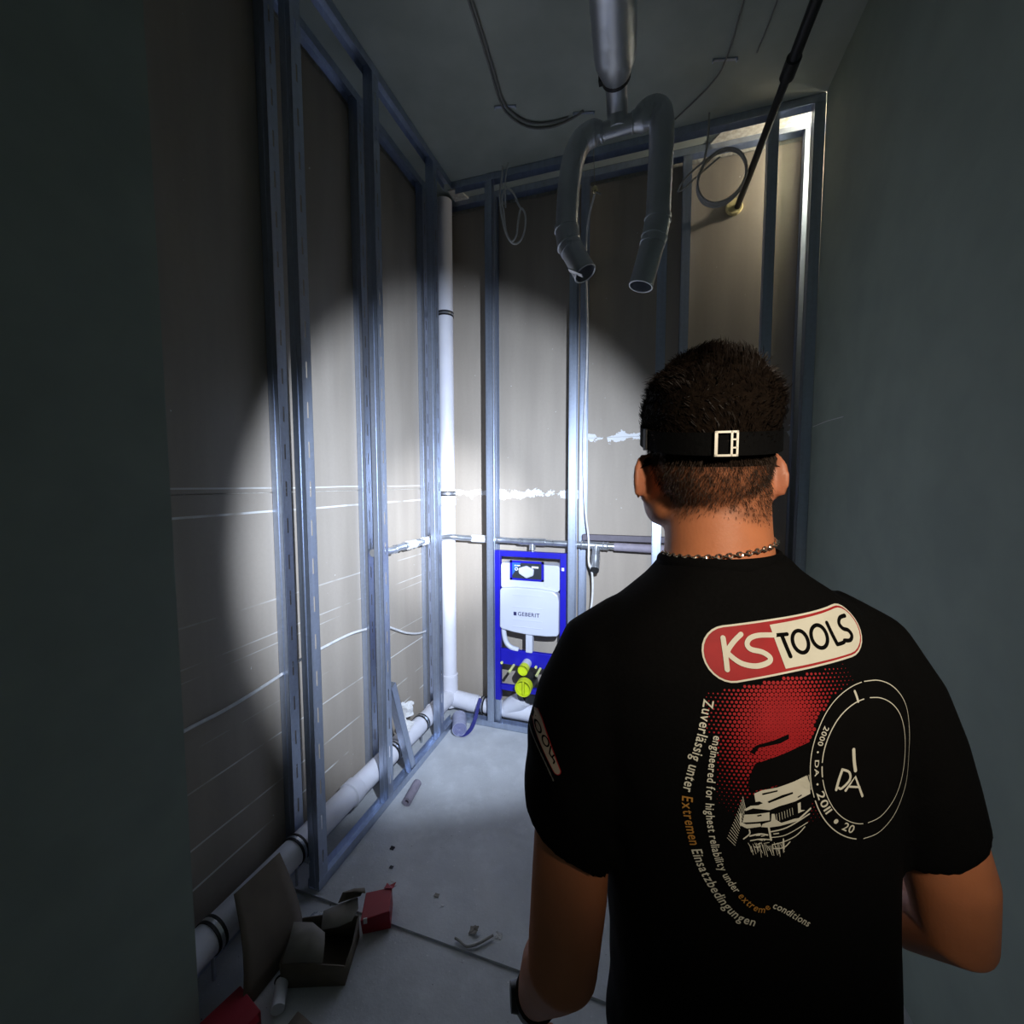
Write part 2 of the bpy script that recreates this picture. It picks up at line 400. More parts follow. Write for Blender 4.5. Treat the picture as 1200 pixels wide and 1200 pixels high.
clamp_on(t, (0,0,1.575), (0,0,1), RP)
o2 = (.6,.107,0)
t = thing('waste_pipe', 'white plastic waste pipe under the blue toilet frames', 'pipe', o2)
obj('pipe_tube', G().tube([rel(q,o2) for q in ((.085,.107,.085),(1.9,.107,.082))], RP, 28), M_pvc, t, True)
for xx in (.075,):
    obj('socket', G().tube([rel((xx-.035,.107,.085),o2), rel((xx-.03,.107,.085),o2), rel((xx+.03,.107,.085),o2), rel((xx+.035,.107,.085),o2)], [.0535,.0595,.0595,.0535], 28), M_pvc, t, True)
clamp_on(t, rel((.155,.107,.085),o2), (1,0,0), RP)
obj('clamp_foot', G().tube([rel((.155,.107,.04),o2), rel((.155,.107,.001),o2)], .006, 8), M_galv2, t)
for xb in (.36, 1.36):      # branch up to each toilet bend
    obj('branch', G().tube([rel(q,o2) for q in ((xb-.03,.107,.085),(xb-.03,.107,.09),(xb+.02,.10,.13),(xb+.07,.085,.165),(xb+.10,.078,.20))], .0575, 24).tube([rel((xb-.05,.107,.085),o2), rel((xb+.17,.107,.085),o2)], .0575, 24), M_pvc, t, True)

# ------------------------------------------------------------------ water pipes
t = thing('water_pipe', 'steel water pipe with white sleeves along the left frame into the corner', 'pipe', (-.1,-.3,1.28))
o3 = (-.1,-.3,1.28); RW = .020
obj('pipe_tube', G().tube([rel(q,o3) for q in smooth_path([(-.1,-.76,1.290),(-.1,-.66,1.285),(-.1,-.60,1.278),(-.1,-.5,1.285),(-.1,-.13,1.282),(-.095,-.02,1.281),(-.05,.045,1.280),(.02,.07,1.272),(.13,.09,1.268)], 5)], RW, 16), M_galv2, t, True)
for a, b_ in (((-.1,-.43,1.284),(-.1,-.35,1.283)),((-.1,-.25,1.283),(-.1,-.14,1.282))):
    obj('pipe_sleeve', G().tube([rel(a,o3), rel(b_,o3)], .026, 16), M_sleeve, t, True)
for q in ((-.1,-.66,1.284),(-.1,-.56,1.281),(-.1,-.47,1.284),(-.1,-.31,1.283)):
    obj('press_ring', G().ring(rel(q,o3), (0,1,0), .020, .005, 16, 6), M_galv2, t, True)
obj('hex_nut', G().tube([rel((-.1,-.135,1.282),o3), rel((-.1,-.10,1.282),o3)], .036, 6), M_galv2, t)
t = thing('water_pipe', 'steel water pipe with tee fittings running above the toilet frames', 'pipe', (.7,.09,1.265))
o4 = (.7,.09,1.265)
obj('pipe_tube', G().tube([rel((.128,.09,1.268),o4), rel((.78,.09,1.257),o4), rel((1.9,.09,1.238),o4)], RW, 16), M_galv2, t, True)
obj('pipe_sleeve', G().tube([rel((.085,.09,1.268),o4), rel((.215,.09,1.267),o4)], .026, 16), M_sleeve, t, True)
obj('pipe_sleeve', G().tube([rel((1.04,.09,1.252),o4), rel((1.9,.09,1.238),o4)], .026, 16), M_lag, t, True)
for xx in (.515, 1.52):
    zz = 1.268-.0165*(xx-.13)
    gg = G().tube([rel((xx-.09,.09,zz),o4), rel((xx+.09,.09,zz),o4)], .025, 16).tube([rel((xx,.09,zz),o4), rel((xx,.088,zz-.055),o4)], .022, 16)
    obj('tee', gg, M_galv2, t, True)
gg = G().tube([rel((.84,.09,1.256),o4), rel((1.00,.09,1.253),o4)], .0255, 16)
gg.tube([rel(q,o4) for q in ((.93,.09,1.254),(.93,.085,1.24),(.93,.075,1.215),(.93,.06,1.185))], .026, 14)
obj('tee', gg, M_galv2, t, True)
obj('elbow', G().tube([rel(q,o4) for q in smooth_path([(.93,.065,1.195),(.93,.045,1.15),(.93,.03,1.125),(.93,.02,1.115)],4)], [.0285]*12+[.026], 14), M_galv2, t, True)
obj('end_shade', G().tube([rel((.93,.022,1.117),o4), rel((.93,.012,1.107),o4)], .0265, 14), M_blackpl, t, True)  # black disc standing in for the shade under the elbow's end
for xx in (.84,.885,.975,1.0): obj('press_ring', G().ring(rel((xx,.09,1.268-.0165*(xx-.13)),o4), (1,0,0), .024, .005, 16, 6), M_galv2, t, True)
g = G().box((-.42,-.018,-.019), (.56,.018,.019))
obj('mounting_bar', g, M_bar, label='dark flat bar above the pipe with the hanging elbow', cat='bar', loc=(1.26,.115,1.302), bevel=.004)

# ------------------------------------------------------------------ toilet frames
def text_geo(body, size, align='CENTER', offset=0.0, spacing=1.0, base='CENTER'):
    cu = bpy.data.curves.new('lettering', 'FONT'); cu.body = body; cu.size = size; cu.align_x = align; cu.align_y = base
    cu.offset = offset; cu.space_character = spacing; cu.resolution_u = 3
    o = bpy.data.objects.new('lettering', cu); COL.objects.link(o)
    bpy.context.view_layer.update()
    me = bpy.data.meshes.new_from_object(o.evaluated_get(bpy.context.evaluated_depsgraph_get()))
    vs = [(v.co.x, v.co.y) for v in me.vertices]; fs = [tuple(p.vertices) for p in me.polygons]
    bpy.data.objects.remove(o); bpy.data.curves.remove(cu); bpy.data.meshes.remove(me)
    return vs, fs
def rrect(x0, z0, x1, z1, r, n=5):
    out = []
    for cx, cz, a0 in ((x1-r,z0+r,-90),(x1-r,z1-r,0),(x0+r,z1-r,90),(x0+r,z0+r,180)):
        for i in range(n+1):
            a = math.radians(a0+90*i/n); out.append((cx+r*math.cos(a), cz+r*math.sin(a)))
    return out
def toilet_frame(loc, label):
    t = thing('toilet_frame', label, 'toilet frame', loc, 0, 'blue toilet frames')
    obj('upright', G().box((0,0,.19), (.038,.038,1.205)), M_blue, t, bevel=.003)
    obj('upright', G().box((.438,0,.19), (.476,.038,1.205)), M_blue, t, bevel=.003)
    tb = obj('top_rail', G().box((.038,.002,1.168), (.438,.038,1.205)), M_blue, t, bevel=.003)
    obj('cross_rail', G().box((.038,.004,.442), (.438,.03,.545)), M_blue, t, bevel=.004)
    obj('cross_rail', G().box((.038,.004,.262), (.438,.03,.300)), M_blue, t, bevel=.004)
    for x in (.004,.442): obj('foot', G().box((x,.003,.003), (x+.030,.033,.19)).box((x-.004,-.004,.0025), (x+.034,.045,.006)), M_galv, t)
    c = obj('cistern', G().prism(rrect(.042,.955,.434,1.125,.02), .006, .115).prism(rrect(.335,.985,.365,1.12,.004), .001, .006), M_cist, t, bevel=.004)
    # flush access window
    wf = G(); 
    x0,x1,z0,z1 = .108,.333,1.018,1.146
    wf.box((x0,-.004,z0),(x1,.005,z0+.012)).box((x0,-.004,z1-.014),(x1,.005,z1)).box((x0,-.004,z0),(x0+.014,.005,z1)).box((x1-.014,-.004,z0),(x1,.005,z1))
    a = obj('access_frame', wf, M_blue, t)
    obj('window_card', G().box((x0+.014,.001,z0+.012),(x1-.014,.0045,z1-.014)), M_print_dark, a)
    obj('card_print', G().prism([(x0+.014,z0+.03),(x0+.075,z1-.014),(x0+.014,z1-.014)], .0002, .001), M_print_cyan, a)
    obj('card_mark', G().box((x0+.03,-.0008,z1-.037),(x0+.038,.0002,z1-.029)).box((x0+.043,-.0008,z1-.036),(x0+.068,.0002,z1-.030)).ring((x0+.042,-.0004,z1-.056),(0,1,0),.009,.003,14,4), M_white, a)
    obj('card_mark', G().box((x0+.145,-.0008,z1-.045),(x0+.19,.0002,z1-.033)), M_white, a)
    hexa = [(.170,1.065),(.222,1.035),(.268,1.055),(.272,1.095),(.222,1.118),(.168,1.100)]
    obj('access_cap', G().prism(hexa, -.022, .001), M_cist, a, bevel=.008)
    lo = [(.052,.962),(.042,.945),(.040,.70),(.055,.688),(.14,.674),(.24,.666),(.36,.668),(.424,.676),(.434,.69),(.4355,.90),(.428,.94),(.398,.962),(.30,.972),(.15,.972)]
    f = obj('front_shell', G().prism(lo, -.020, .05), M_cist, t, bevel=.008)
    for zz in (.925,.845,.762,.715):
        obj('rib', G().box((.13,-.0225,zz-.003),(.33,-.019,zz+.003)), M_cist, f, bevel=.0012)
    vs, fs = text_geo('GEBERIT', .036, 'LEFT', .0005, 1.10)
    gg = G().add([(x+.165, -.0206, y+.800) for x, y in vs], fs); gg.box((.137,-.0206,.788),(.157,-.0200,.812))
    obj('lettering', gg, plain('navy_print', (.02,.02,.10), .5), f, label='dark blue lettering GEBERIT')
    obj('flush_pipe', G().box((.212,-.002,.54),(.258,.045,.67)), M_cist, t, bevel=.006)
    obj('inlet_pipe', G().tube(smooth_path([(.055,.02,.69),(.058,.02,.64),(.075,.02,.585),(.11,.02,.555),(.16,.02,.545)],5), .017, 12), M_cist, t, True)
    # flush bend with yellow cap and waste bend with yellow cap
    obj('flush_bend', G().tube([(.222,.03,.47),(.222,-.03,.468),(.222,-.055,.465)], .031, 18), M_cist, t, True)
    cp = G(); cp.tube([(.222,-.056,.465),(.222,-.10,.462)], .0335, 20, False); cp.tube([(.222,-.072,.464),(.222,-.074,.464)], .0335, 20)
    obj('flush_cap', cp, M_yell, t, True)
    wbd = G(); wbd.tube(smooth_path([(.222,.09,.18),(.222,.088,.27),(.222,.06,.335),(.222,-.0,.345),(.222,-.045,.345)],4), .056, 20)
    obj('waste_bend', wbd, M_blackpl, t, True)
    cp = G(); cp.tube([(.222,-.046,.345),(.222,-.095,.342)], .053, 24, False); cp.tube([(.222,-.06,.344),(.222,-.063,.344)], .053, 24)
    cp.ring((.222,-.095,.342),(0,1,0),.051,.003,24,6); cp.box((.217,-.09,.30),(.227,-.06,.385))
    obj('waste_cap', cp, M_yell, t, True)
    for x in (.132,.312):
        rd = obj('fixing_rod', G().tube([(x,.03,.447),(x,-.10,.442)], .005, 8), M_galv2, t, True)
        obj('rod_sleeve', G().tube([(x,.0,.446),(x,-.098,.442)], .0085, 10), M_paleyell, rd, True)
    for x, z in ((.048,.452),(.283,.452)): obj('plug', G().tube([(x,.005,z),(x,-.006,z)], .009, 10), M_paleyell, t, True)
    obj('sticker', G().box((.448,-.0008,1.095),(.464,0,1.115)), M_white, t)
    return t
toilet_frame((.2775,.014,0), 'blue steel toilet frame with white cistern and yellow caps')
toilet_frame((1.3105,.014,0), 'second blue toilet frame, mostly hidden by the man')

# ------------------------------------------------------------------ ventilation duct
o5 = (1.084,-.65,3.14)
t = thing('ventilation_duct', 'silver ventilation duct splitting into two hanging flexible hoses', 'duct', o5)
g = G(); mp = [(1.115,-2.1,3.30),(1.10,-1.2,3.265),(1.088,-.86,3.25)]
path = []
for i in range(2):
    a, b_ = Vector(mp[i]), Vector(mp[i+1]); k = int((b_-a).length/.012)
    path += [a+(b_-a)*j/k for j in range(k)]
path.append(Vector(mp[-1])); rr = [.0775+(.0012 if j % 6 == 0 else 0) for j in range(len(path))]
path += [Vector((1.087,-.83,3.248)), Vector((1.085,-.765,3.245))]; rr += [.075,.052]
obj('main_duct', G().tube([rel(q,o5) for q in path], rr, 32), M_duct, t, True)
obj('duct_clamp', G().ring(rel((1.085,-.765,3.245),o5), (0,1,-.1), .050, .006, 26, w=.018).box((-.012,-.012,-.012),(.012,.012,.012), Matrix.Translation(rel((1.03,-.77,3.24),o5))), M_black, t, True)
obj('duct_stub', G().tube([rel(q,o5) for q in ((1.085,-.78,3.246),(1.083,-.70,3.225),(1.083,-.655,3.19),(1.084,-.65,3.13))], [.0425,.0425,.042,.042], 24), M_duct, t, True)
obj('tee', G().tube([rel(q,o5) for q in ((1.01,-.65,3.137),(1.155,-.65,3.146))], .0335, 24), M_duct, t, True)
for x, z in ((1.02,3.137),(1.145,3.146)): obj('tee_collar', G().ring(rel((x,-.65,z),o5), (1,0,0), .0345, .005, 24, 6), M_galv2, t, True)
def flex(pts, r=.049):
    pth = smooth_path(pts, 14); L = [r+.0006*math.sin(j*PI/1.5) for j in range(len(pth))]
    
    for k in range(14): L[k] = .034+(r-.034)*max(0, min(1, (k-5)/8.))
    return G().tube([rel(q,o5) for q in pth], L, 28)
obj('flex_hose', flex([(1.035,-.65,3.138),(.985,-.65,3.142),(.936,-.65,3.122),(.902,-.65,3.066),(.884,-.65,2.985),(.875,-.65,2.888),(.870,-.65,2.775)]), M_duct, t, True)
obj('flex_hose', flex([(1.135,-.65,3.144),(1.178,-.65,3.152),(1.212,-.65,3.172),(1.240,-.65,3.170),(1.257,-.65,3.138),(1.261,-.65,3.045),(1.257,-.65,2.896),(1.253,-.65,2.745)]), M_duct, t, True)
def elbow_set(a, b_, c, dirv):
    a, b_, c = Vector(a), Vector(b_), Vector(c); m1 = (a+b_)/2+ (b_-a).normalized()*.0
    e = obj('duct_elbow', G().tube([rel(q,o5) for q in (a+(a-b_).normalized()*.02, a, b_, b_+(c-b_).normalized()*.03)], .052, 26), M_duct, t, True)
    obj('elbow_bead', G().ring(rel(a,o5), (b_-a), .052, .003, 26, 6), M_galv2, e, True)
    obj('elbow_bead', G().ring(rel(b_,o5), (c-a), .052, .003, 26, 6), M_galv2, e, True)
    gg = G(); gg.tube([rel(b_,o5), rel(c,o5)], .0495, 28, False); gg.tube([rel(c,o5), rel(b_,o5)], .0475, 28, False)
    s = obj('outlet_pipe', gg, M_duct, t, True)
    obj('outlet_rim', G().ring(rel(c,o5), (c-b_), .0475, .0035, 26, 6), M_duct, s, True)
    d = (c-b_).normalized()
    obj('rivet_plate', G().box((-.012,-.052,-.009),(.012,-.049,.009), Matrix.Translation(rel(b_+d*.02,o5))), M_galv2, s)
    return s
s = elbow_set((.870,-.65,2.765),(.882,-.655,2.695),(.957,-.675,2.555), None)
obj('bent_tab', G().box((-.035,-.03,-.004),(.03,.0,.0),Matrix.Translation(rel((.925,-.70,2.545),o5)) @ Matrix.Rotation(.5,4,'Y')), M_duct, s)
elbow_set((1.252,-.65,2.735),(1.240,-.655,2.665),(1.190,-.67,2.47), None)
obj('hanger_rod', G().tube([rel((1.093,-1.0,3.335),o5), rel((1.093,-1.0,H-.001),o5)], .004, 6), M_galv2, t)

# ------------------------------------------------------------------ black pipe, collar
t = thing('black_pipe', 'long black pipe with a coupling, ending in the yellow foam collar', 'pipe', (1.69,.2,3.205))
o6 = (1.69,.2,3.205)
pa, pb = Vector((1.685,.219,3.207)), Vector((1.725,-.585,3.236)); pc = Vector((1.80,-2.0,3.29))
obj('pipe_tube', G().tube([rel(pa,o6), rel(pb,o6)], .0165, 16), M_blackpl, t, True)
obj('pipe_tube', G().tube([rel(pb,o6), rel(pc,o6)], .0205, 16), M_blackpl, t, True)
obj('coupling', G().tube([rel(pb+(pa-pb)*.03,o6), rel(pb+(pa-pb)*.025,o6), rel(pb-(pa-pb)*.07,o6), rel(pb-(pa-pb)*.075,o6)], [.0205,.027,.027,.0205], 18), M_blackpl, t, True)
obj('foam_collar', G().tube([(1.672,.2154,3.215),(1.672,.195,3.214)], [.046,.040], 20), M_foam, label='round yellow foam collar in the plasterboard hole', cat='foam collar', smooth=True)

# ------------------------------------------------------------------ cables
def cable(pts, r, mat, label, n=6, closed=False, group=None, name='cable'):
    return obj(name, G().tube(smooth_path(pts, n, closed), r, 7), mat, smooth=True, label=label, cat='cable', group=group)
cable([(.354,-.03,3.56),(.357,-.035,3.505),(.343,-.04,3.41),(.353,-.045,3.284),(.386,-.05,3.153),(.429,-.05,3.091),(.472,-.045,3.099),(.499,-.04,3.158),(.504,-.04,3.245),(.478,-.045,3.285),(.462,-.05,3.213),(.451,-.055,3.127),(.42,-.06,3.10),(.388,-.06,3.17),(.372,-.055,3.28),(.360,-.05,3.36),(.385,-.045,3.42),(.43,-.045,3.385),(.462,-.05,3.312),(.478,-.05,3.285)], .0058, M_cablew, 'loop of thin grey cable hanging from the ceiling over the first toilet frame')  # white material paints in the light falling on this grey cable
cable([(.398,-.045,3.56),(.384,-.06,3.451),(.386,-.06,3.30)], .0045, M_cablew, 'short straight cable beside the hanging loop over the first toilet frame')
pts = [(1.50,-.05,3.561),(1.497,-.055,3.45),(1.484,-.06,3.34)]
for k in range(int(2.6*14)):
    a = PI-.1+2*PI*k/14; rr = .112+.006*math.sin(k*.9)
    pts.append((1.563+rr*math.cos(a), -.065-.0012*k, 3.207+1.18*rr*math.sin(a)))
coil = cable(pts, .0055, M_cable, 'coil of grey cable beside the black pipe', 3)
ce = cable([(1.575,-.105,3.335),(1.50,-.09,3.315),(1.40,-.075,3.255),(1.357,-.06,3.205),(1.375,-.06,3.20),(1.46,-.07,3.255),(1.55,-.10,3.30)], .0045, M_cable, None, name='cable_end')
ce.parent = coil; del ce['category']
t = thing('hanging_socket', 'wire with a small shiny connector hanging behind the left hose', 'connector', (.914,-.05,3.30))
obj('wire', G().tube([(-.010,0,.262),(-.004,0,.13),(0,0,.02)], .0025, 6), M_cable, t, True)
obj('terminal', G().ellipsoid((0,0,0), (.018,.014,.022), 12, 8), plain('brass', (.85,.72,.45), .25, .9), t, True)
obj('terminal_tail', G().tube([(.005,0,-.01),(.035,-.01,-.035)], .005, 7), M_cabled, t)
cable([(.914,-.045,3.282),(.872,.0,3.16),(.850,.07,3.02),(.847,.125,2.894),(.856,.13,2.635),(.853,.13,2.322),(.838,.13,1.896),(.849,.12,1.569),(.868,.075,1.42),(.886,.045,1.32),(.890,.040,1.24),(.894,.020,1.16),(.915,.03,1.074),(.912,.05,.906),(.885,.06,.75),(.87,.06,.5),(.88,.07,.30)], .0065, M_cablew, 'long white cable hanging down the speckled rear stud')
cable([(-.19,-1.77,.83),(-.205,-1.645,.832),(-.205,-1.473,.831),(-.20,-1.25,.855),(-.19,-1.172,.880),(-.19,-1.02,.885),(-.19,-.842,.884),(-.185,-.69,.865),(-.185,-.60,.845),(-.19,-.494,.805),(-.19,-.332,.719),(-.19,-.18,.662),(-.195,-.033,.635),(-.19,.10,.63)], .0065, M_cablew, 'white cable sagging along the plasterboard of the left frame')
CZ = H-.007
cable([(.53,-1.9,CZ),(.525,-1.2,CZ),(.521,-.892,CZ),(.503,-.621,CZ),(.492,-.45,CZ),(.515,-.35,CZ),(.59,-.26,CZ),(.70,-.225,CZ),(.80,-.238,CZ),(.88,-.27,CZ)], .006, M_cabled, 'dark cable curving across the ceiling beside the loop', 6)
cable([(.545,-1.9,CZ),(.538,-1.2,CZ),(.533,-.892,CZ),(.517,-.621,CZ),(.506,-.46,CZ),(.535,-.365,CZ),(.60,-.29,CZ),(.70,-.255,CZ),(.80,-.255,CZ)], .006, M_cabled, 'second dark cable running alongside the ceiling cable', 6)
cable([(1.60,-1.8,CZ),(1.575,-.8,CZ),(1.558,-.555,CZ),(1.535,-.347,CZ),(1.49,-.234,CZ),(1.366,-.102,CZ),(1.32,-.06,CZ)], .004, M_cabled, 'thin cable on the ceiling leading to the cable coil')
cable([(1.76,-1.9,CZ),(1.70,-.7,CZ),(1.66,-.33,CZ)], .003, M_cabled, 'thin straight wire on the ceiling beside the black pipe')
for q, lb in (((.505,-.415,CZ),'short steel clip holding the two dark ceiling cables'),((.88,-.255,CZ),'short steel clip at the end of the dark ceiling cables'),((1.53,-.335,CZ),'short steel clip holding the thin ceiling cable')):
    gc = G().box((-.055,-.006,.001),(.055,.006,.006)).box((-.055,-.006,-.007),(-.050,.006,.006)).box((.050,-.006,-.007),(.055,.006,.006))
    obj('cable_clip', gc, M_galv, label=lb, cat='cable clip', loc=q, rotz=.25)

# ------------------------------------------------------------------ things on the floor
t = thing('film_roll', 'small roll of pale foam with a dark blue tail on the floor in the corner', 'roll', (.085,-.135,0))
a0, a1 = Vector((-.052,.10,.052)), Vector((.012,-.035,.052))
obj('roll_body', G().tube([a0, a1], .047, 24), M_bluegrey, t, True)
ax = (a1-a0).normalized(); u = Vector((0,0,1)); b_ = ax.cross(u)
sp = []
for k in range(70):
    a = k*.42; r = .006+.038*k/70; sp.append(a1+ax*.002+u*(r*math.sin(a))+b_*(r*math.cos(a)))
obj('roll_spiral', G().tube(sp, .0016, 5), M_bluefilm, t)
tail = smooth_path([Vector((.0,-.03,.006)),Vector((.035,-.02,.008)),Vector((.068,.02,.03)),Vector((.078,.075,.075)),Vector((.073,.14,.13)),Vector((.070,.19,.155))],6)
g = G(); vv = []
for q in tail: vv += [q+Vector((-.018,.012,-.002)), q+Vector((.014,-.010,.002))]
tk = Vector((0,.001,.0015)); n = len(tail)
g.add(vv+[v+tk for v in vv], [(2*i,2*i+1,2*i+3,2*i+2) for i in range(n-1)]+[(2*n+2*i+2,2*n+2*i+3,2*n+2*i+1,2*n+2*i) for i in range(n-1)]+[(2*i,2*i+2,2*n+2*i+2,2*n+2*i) for i in range(n-1)]+[(2*i+3,2*i+1,2*n+2*i+1,2*n+2*i+3) for i in range(n-1)])
obj('film_tail', g, M_bluefilm, t, True)
g = G(); a0, a1 = Vector((.092,-.795,.023)), Vector((.072,-.655,.023))
g.tube([a0,a1], .0225, 18, False).tube([a1,a0], .011, 14, False)
def annulus(g, c, ax, R, r, n=18):
    ax = Vector(ax).normalized(); u = ax.orthogonal().normalized(); b = ax.cross(u); vs = []
    for i in range(n):
        d = u*math.cos(2*PI*i/n)+b*math.sin(2*PI*i/n); vs += [Vector(c)+d*R, Vector(c)+d*r]
    g.add(vs, [(2*i,2*i+1,2*((i+1) % n)+1,2*((i+1) % n)) for i in range(n)])
annulus(g, a0, a1-a0, .0225, .011); annulus(g, a1, a1-a0, .0225, .011)
obj('lagging_offcut', g, M_lag, label='short grey offcut of foam pipe lagging on the floor by the brace', cat='offcut', smooth=True, fix=False)
def crumple(name, c, r, mat, label, cat, seed, flat=.45, tilt=(0,0,0)):
    random.seed(seed); g = G(); n = 7; vs = []
    E = Euler(tilt).to_matrix()
    for i in range(n+1):
        for j in range(n+1):
            x, y = (i/n-.5)*2*r, (j/n-.5)*2*r*.8
            z = flat*r*noise.noise(Vector((x*14+seed, y*14, seed*.7)))*1.6+random.uniform(-.06,.06)*r
            vs.append(E @ Vector((x+random.uniform(-.1,.1)*r, y+random.uniform(-.1,.1)*r, z)))
    zmin = min(v.z for v in vs)
    vs = [v-Vector((0,0,zmin-.001)) for v in vs]
    fs = [(i*(n+1)+j, (i+1)*(n+1)+j, (i+1)*(n+1)+j+1, i*(n+1)+j+1) for i in range(n) for j in range(n)]
    g.add(vs, fs); o = obj(name, g, mat, label=label, cat=cat, loc=c, fix=False)
    s = o.modifiers.new('thickness', 'SOLIDIFY'); s.thickness = .0008
    return o
crumple('paper_scrap', (-.190,-.36,.19), .055, M_white, 'white paper scrap standing behind the white pipe by the brace', 'paper', 3, .5, (1.3,0,.5))
crumple('paper_scrap', (-.107,-.47,.188), .04, M_white, 'white paper scrap lying on top of the white pipe behind the brace', 'paper', 5, .5, (.3,.3,.2))
# cardboard sheet leaning on the pipe
def sheet(name, grid, mat, label, cat, th=.004, mat2=None):
    g = G(); R = len(grid); Cn = len(grid[0])
    g.add([q for row in grid for q in row], [(i*Cn+j,(i+1)*Cn+j,(i+1)*Cn+j+1,i*Cn+j+1) for i in range(R-1) for j in range(Cn-1)])
    o = obj(name, g, mat, smooth=True, label=label, cat=cat)
    s = o.modifiers.new('thickness', 'SOLIDIFY'); s.thickness = th
    if mat2:
        o.data.materials.append(mat2); s.material_offset = 1
    return o
random.seed(11)
grid = []
for i in range(7):
    u = i/6; row = []
    for j in range(7):
        v = j/6
        top = Vector((-.070,-1.62,.262)).lerp(Vector((-.058,-1.425,.262)), v); bot = Vector((.075,-1.70,.006)).lerp(Vector((.085,-1.46,.006)), v)
        q = top.lerp(bot, u); q.x += .022*math.sin(PI*u)*1.0; q.y += (.02*(1-u) if j == 0 else 0)
        row.append(q)
    grid.append(row)
sheet('cardboard_sheet', grid, M_card, 'brown cardboard sheet leaning on the white pipe', 'cardboard')
# torn open carton
t = thing('torn_carton', 'torn open brown cardboard box lying beside the red carton', 'box', (.20,-1.50,0), .35)
def flap(pts, mat, name, th=.004):
    P = [[Vector(q) for q in row] for row in pts]; g = G(); R = len(P); Cn = len(P[0])
    g.add([q for row in P for q in row], [(i*Cn+j,(i+1)*Cn+j,(i+1)*Cn+j+1,i*Cn+j+1) for i in range(R-1) for j in range(Cn-1)])
    o = obj(name, g, mat, t, True); s = o.modifiers.new('thickness','SOLIDIFY'); s.thickness = th; return o
L2, W2, H2 = .10, .075, .085
flap([[(-L2,-W2,.004),(0,-W2,.004),(L2,-W2,.004)],[(-L2,W2,.004),(0,W2,.004),(L2,W2,.004)]], M_card, 'box_bottom')
flap([[(-L2,-W2,.004),(0,-W2,.004),(L2,-W2,.004)],[(-L2,-W2,H2),(0,-W2-.004,H2),(L2,-W2,H2*.8)]], M_card, 'box_side')
flap([[(-L2,W2,.004),(0,W2,.004),(L2,W2,.004)],[(-L2,W2,H2),(0,W2+.003,H2+.01),(L2,W2,H2)]], M_card, 'box_side')
flap([[(-L2,-W2,.004),(-L2,0,.004),(-L2,W2,.004)],[(-L2-.01,-W2,H2),(-L2-.012,0,H2),(-L2-.01,W2,H2)]], M_card, 'box_side')
flap([[(L2,-W2,.004),(L2,0,.004),(L2,W2,.004)],[(L2,-W2,H2*.7),(L2+.004,0,H2*.75),(L2,W2,H2)]], M_card, 'box_side')
flap([[(-L2,-W2,H2+.004),(-.03,-W2,H2+.006),(.03,-W2,H2)],[(-L2,-.02,H2+.03),(-.03,-.01,H2+.035),(.02,-.03,H2+.02)],[(-L2-.01,.03,H2+.035),(-.04,.02,H2+.04),(.01,-.002,H2+.025)]], M_cardin, 'top_flap')
flap([[(-.01,.012,H2+.02),(.05,.012,H2+.03),(.09,.03,H2+.03)],[(-.02,.05,H2+.022),(.04,.06,H2+.034),(.10,.07,H2+.036)],[(-.03,W2+.01,H2+.012),(.03,W2+.02,H2+.03),(.09,W2+.02,H2+.05)]], M_cardin, 'top_flap')
flap([[(.02,W2+.02,H2+.03),(.06,W2+.022,H2+.04),(.10,W2+.022,H2+.052)],[(.03,W2+.04,H2+.052),(.07,W2+.045,H2+.06),(.11,W2+.04,H2+.066)],[(.05,W2+.02,H2+.07),(.08,W2+.02,H2+.075),(.12,W2+.015,H2+.075)]], M_card, 'torn_lip')
# red carton
t = thing('red_carton', 'small crushed red carton on the floor next to the torn cardboard box', 'box', (.292,-1.318,0), .52)
g = G().add([(-.05,-.048,0),(.05,-.048,0),(.052,.045,0),(-.05,.045,0),(-.056,-.052,.058),(.046,-.05,.072),(.05,.040,.078),(-.048,.048,.068)], [(0,3,2,1),(4,5,6,7),(0,1,5,4),(1,2,6,5),(2,3,7,6),(3,0,4,7)])
obj('box_body', g, M_red, t, bevel=.003)
obj('torn_flap', G().add([(.02,.04,.077),(.05,.03,.08),(.066,.034,.086),(.056,.046,.07),(.064,.06,.074),(.04,.056,.07),(.03,.062,.076),(.02,.04,.079),(.05,.03,.082),(.066,.034,.088),(.056,.046,.072),(.064,.06,.076),(.04,.056,.072),(.03,.062,.078)],
    [(0,6,5,4,3,2,1),(7,8,9,10,11,12,13)]+[(i,(i+1)%7,7+(i+1)%7,7+i) for i in range(7)]), M_red, t)
obj('tape', G().box((-.045,-.0535,.045),(-.032,-.0505,.066)), M_white, t)
# dark red carton, half hidden at the jamb
t = thing('red_carton', 'larger dark red carton on the floor by the green front wall', 'box', (.055,-1.745,0), -.25)
obj('box_body', G().box((-.05,-.085,0),(.075,.07,.045)), M_red, t, bevel=.003)
obj('box_flap', G().add([(.075,-.08,.045),(.075,.06,.045),(.105,.05,.055),(.105,-.07,.052),(.075,-.08,.047),(.075,.06,.047),(.105,.05,.057),(.105,-.07,.054)], [(0,3,2,1),(4,5,6,7),(0,1,5,4),(1,2,6,5),(2,3,7,6),(3,0,4,7)]), M_red, t)
g = G(); a0, a1 = Vector((.175,-1.665,.021)), Vector((.125,-1.60,.021)); g.tube([a0,a1], .020, 16)
pa_ = obj('pipe_offcut', g, M_pvc, label='short piece of white pipe on the floor between the cartons', cat='pipe offcut', smooth=True)
obj('end_ring', G().ring(a1, a1-a0, .0195, .004, 18, 6), M_black, pa_, True)
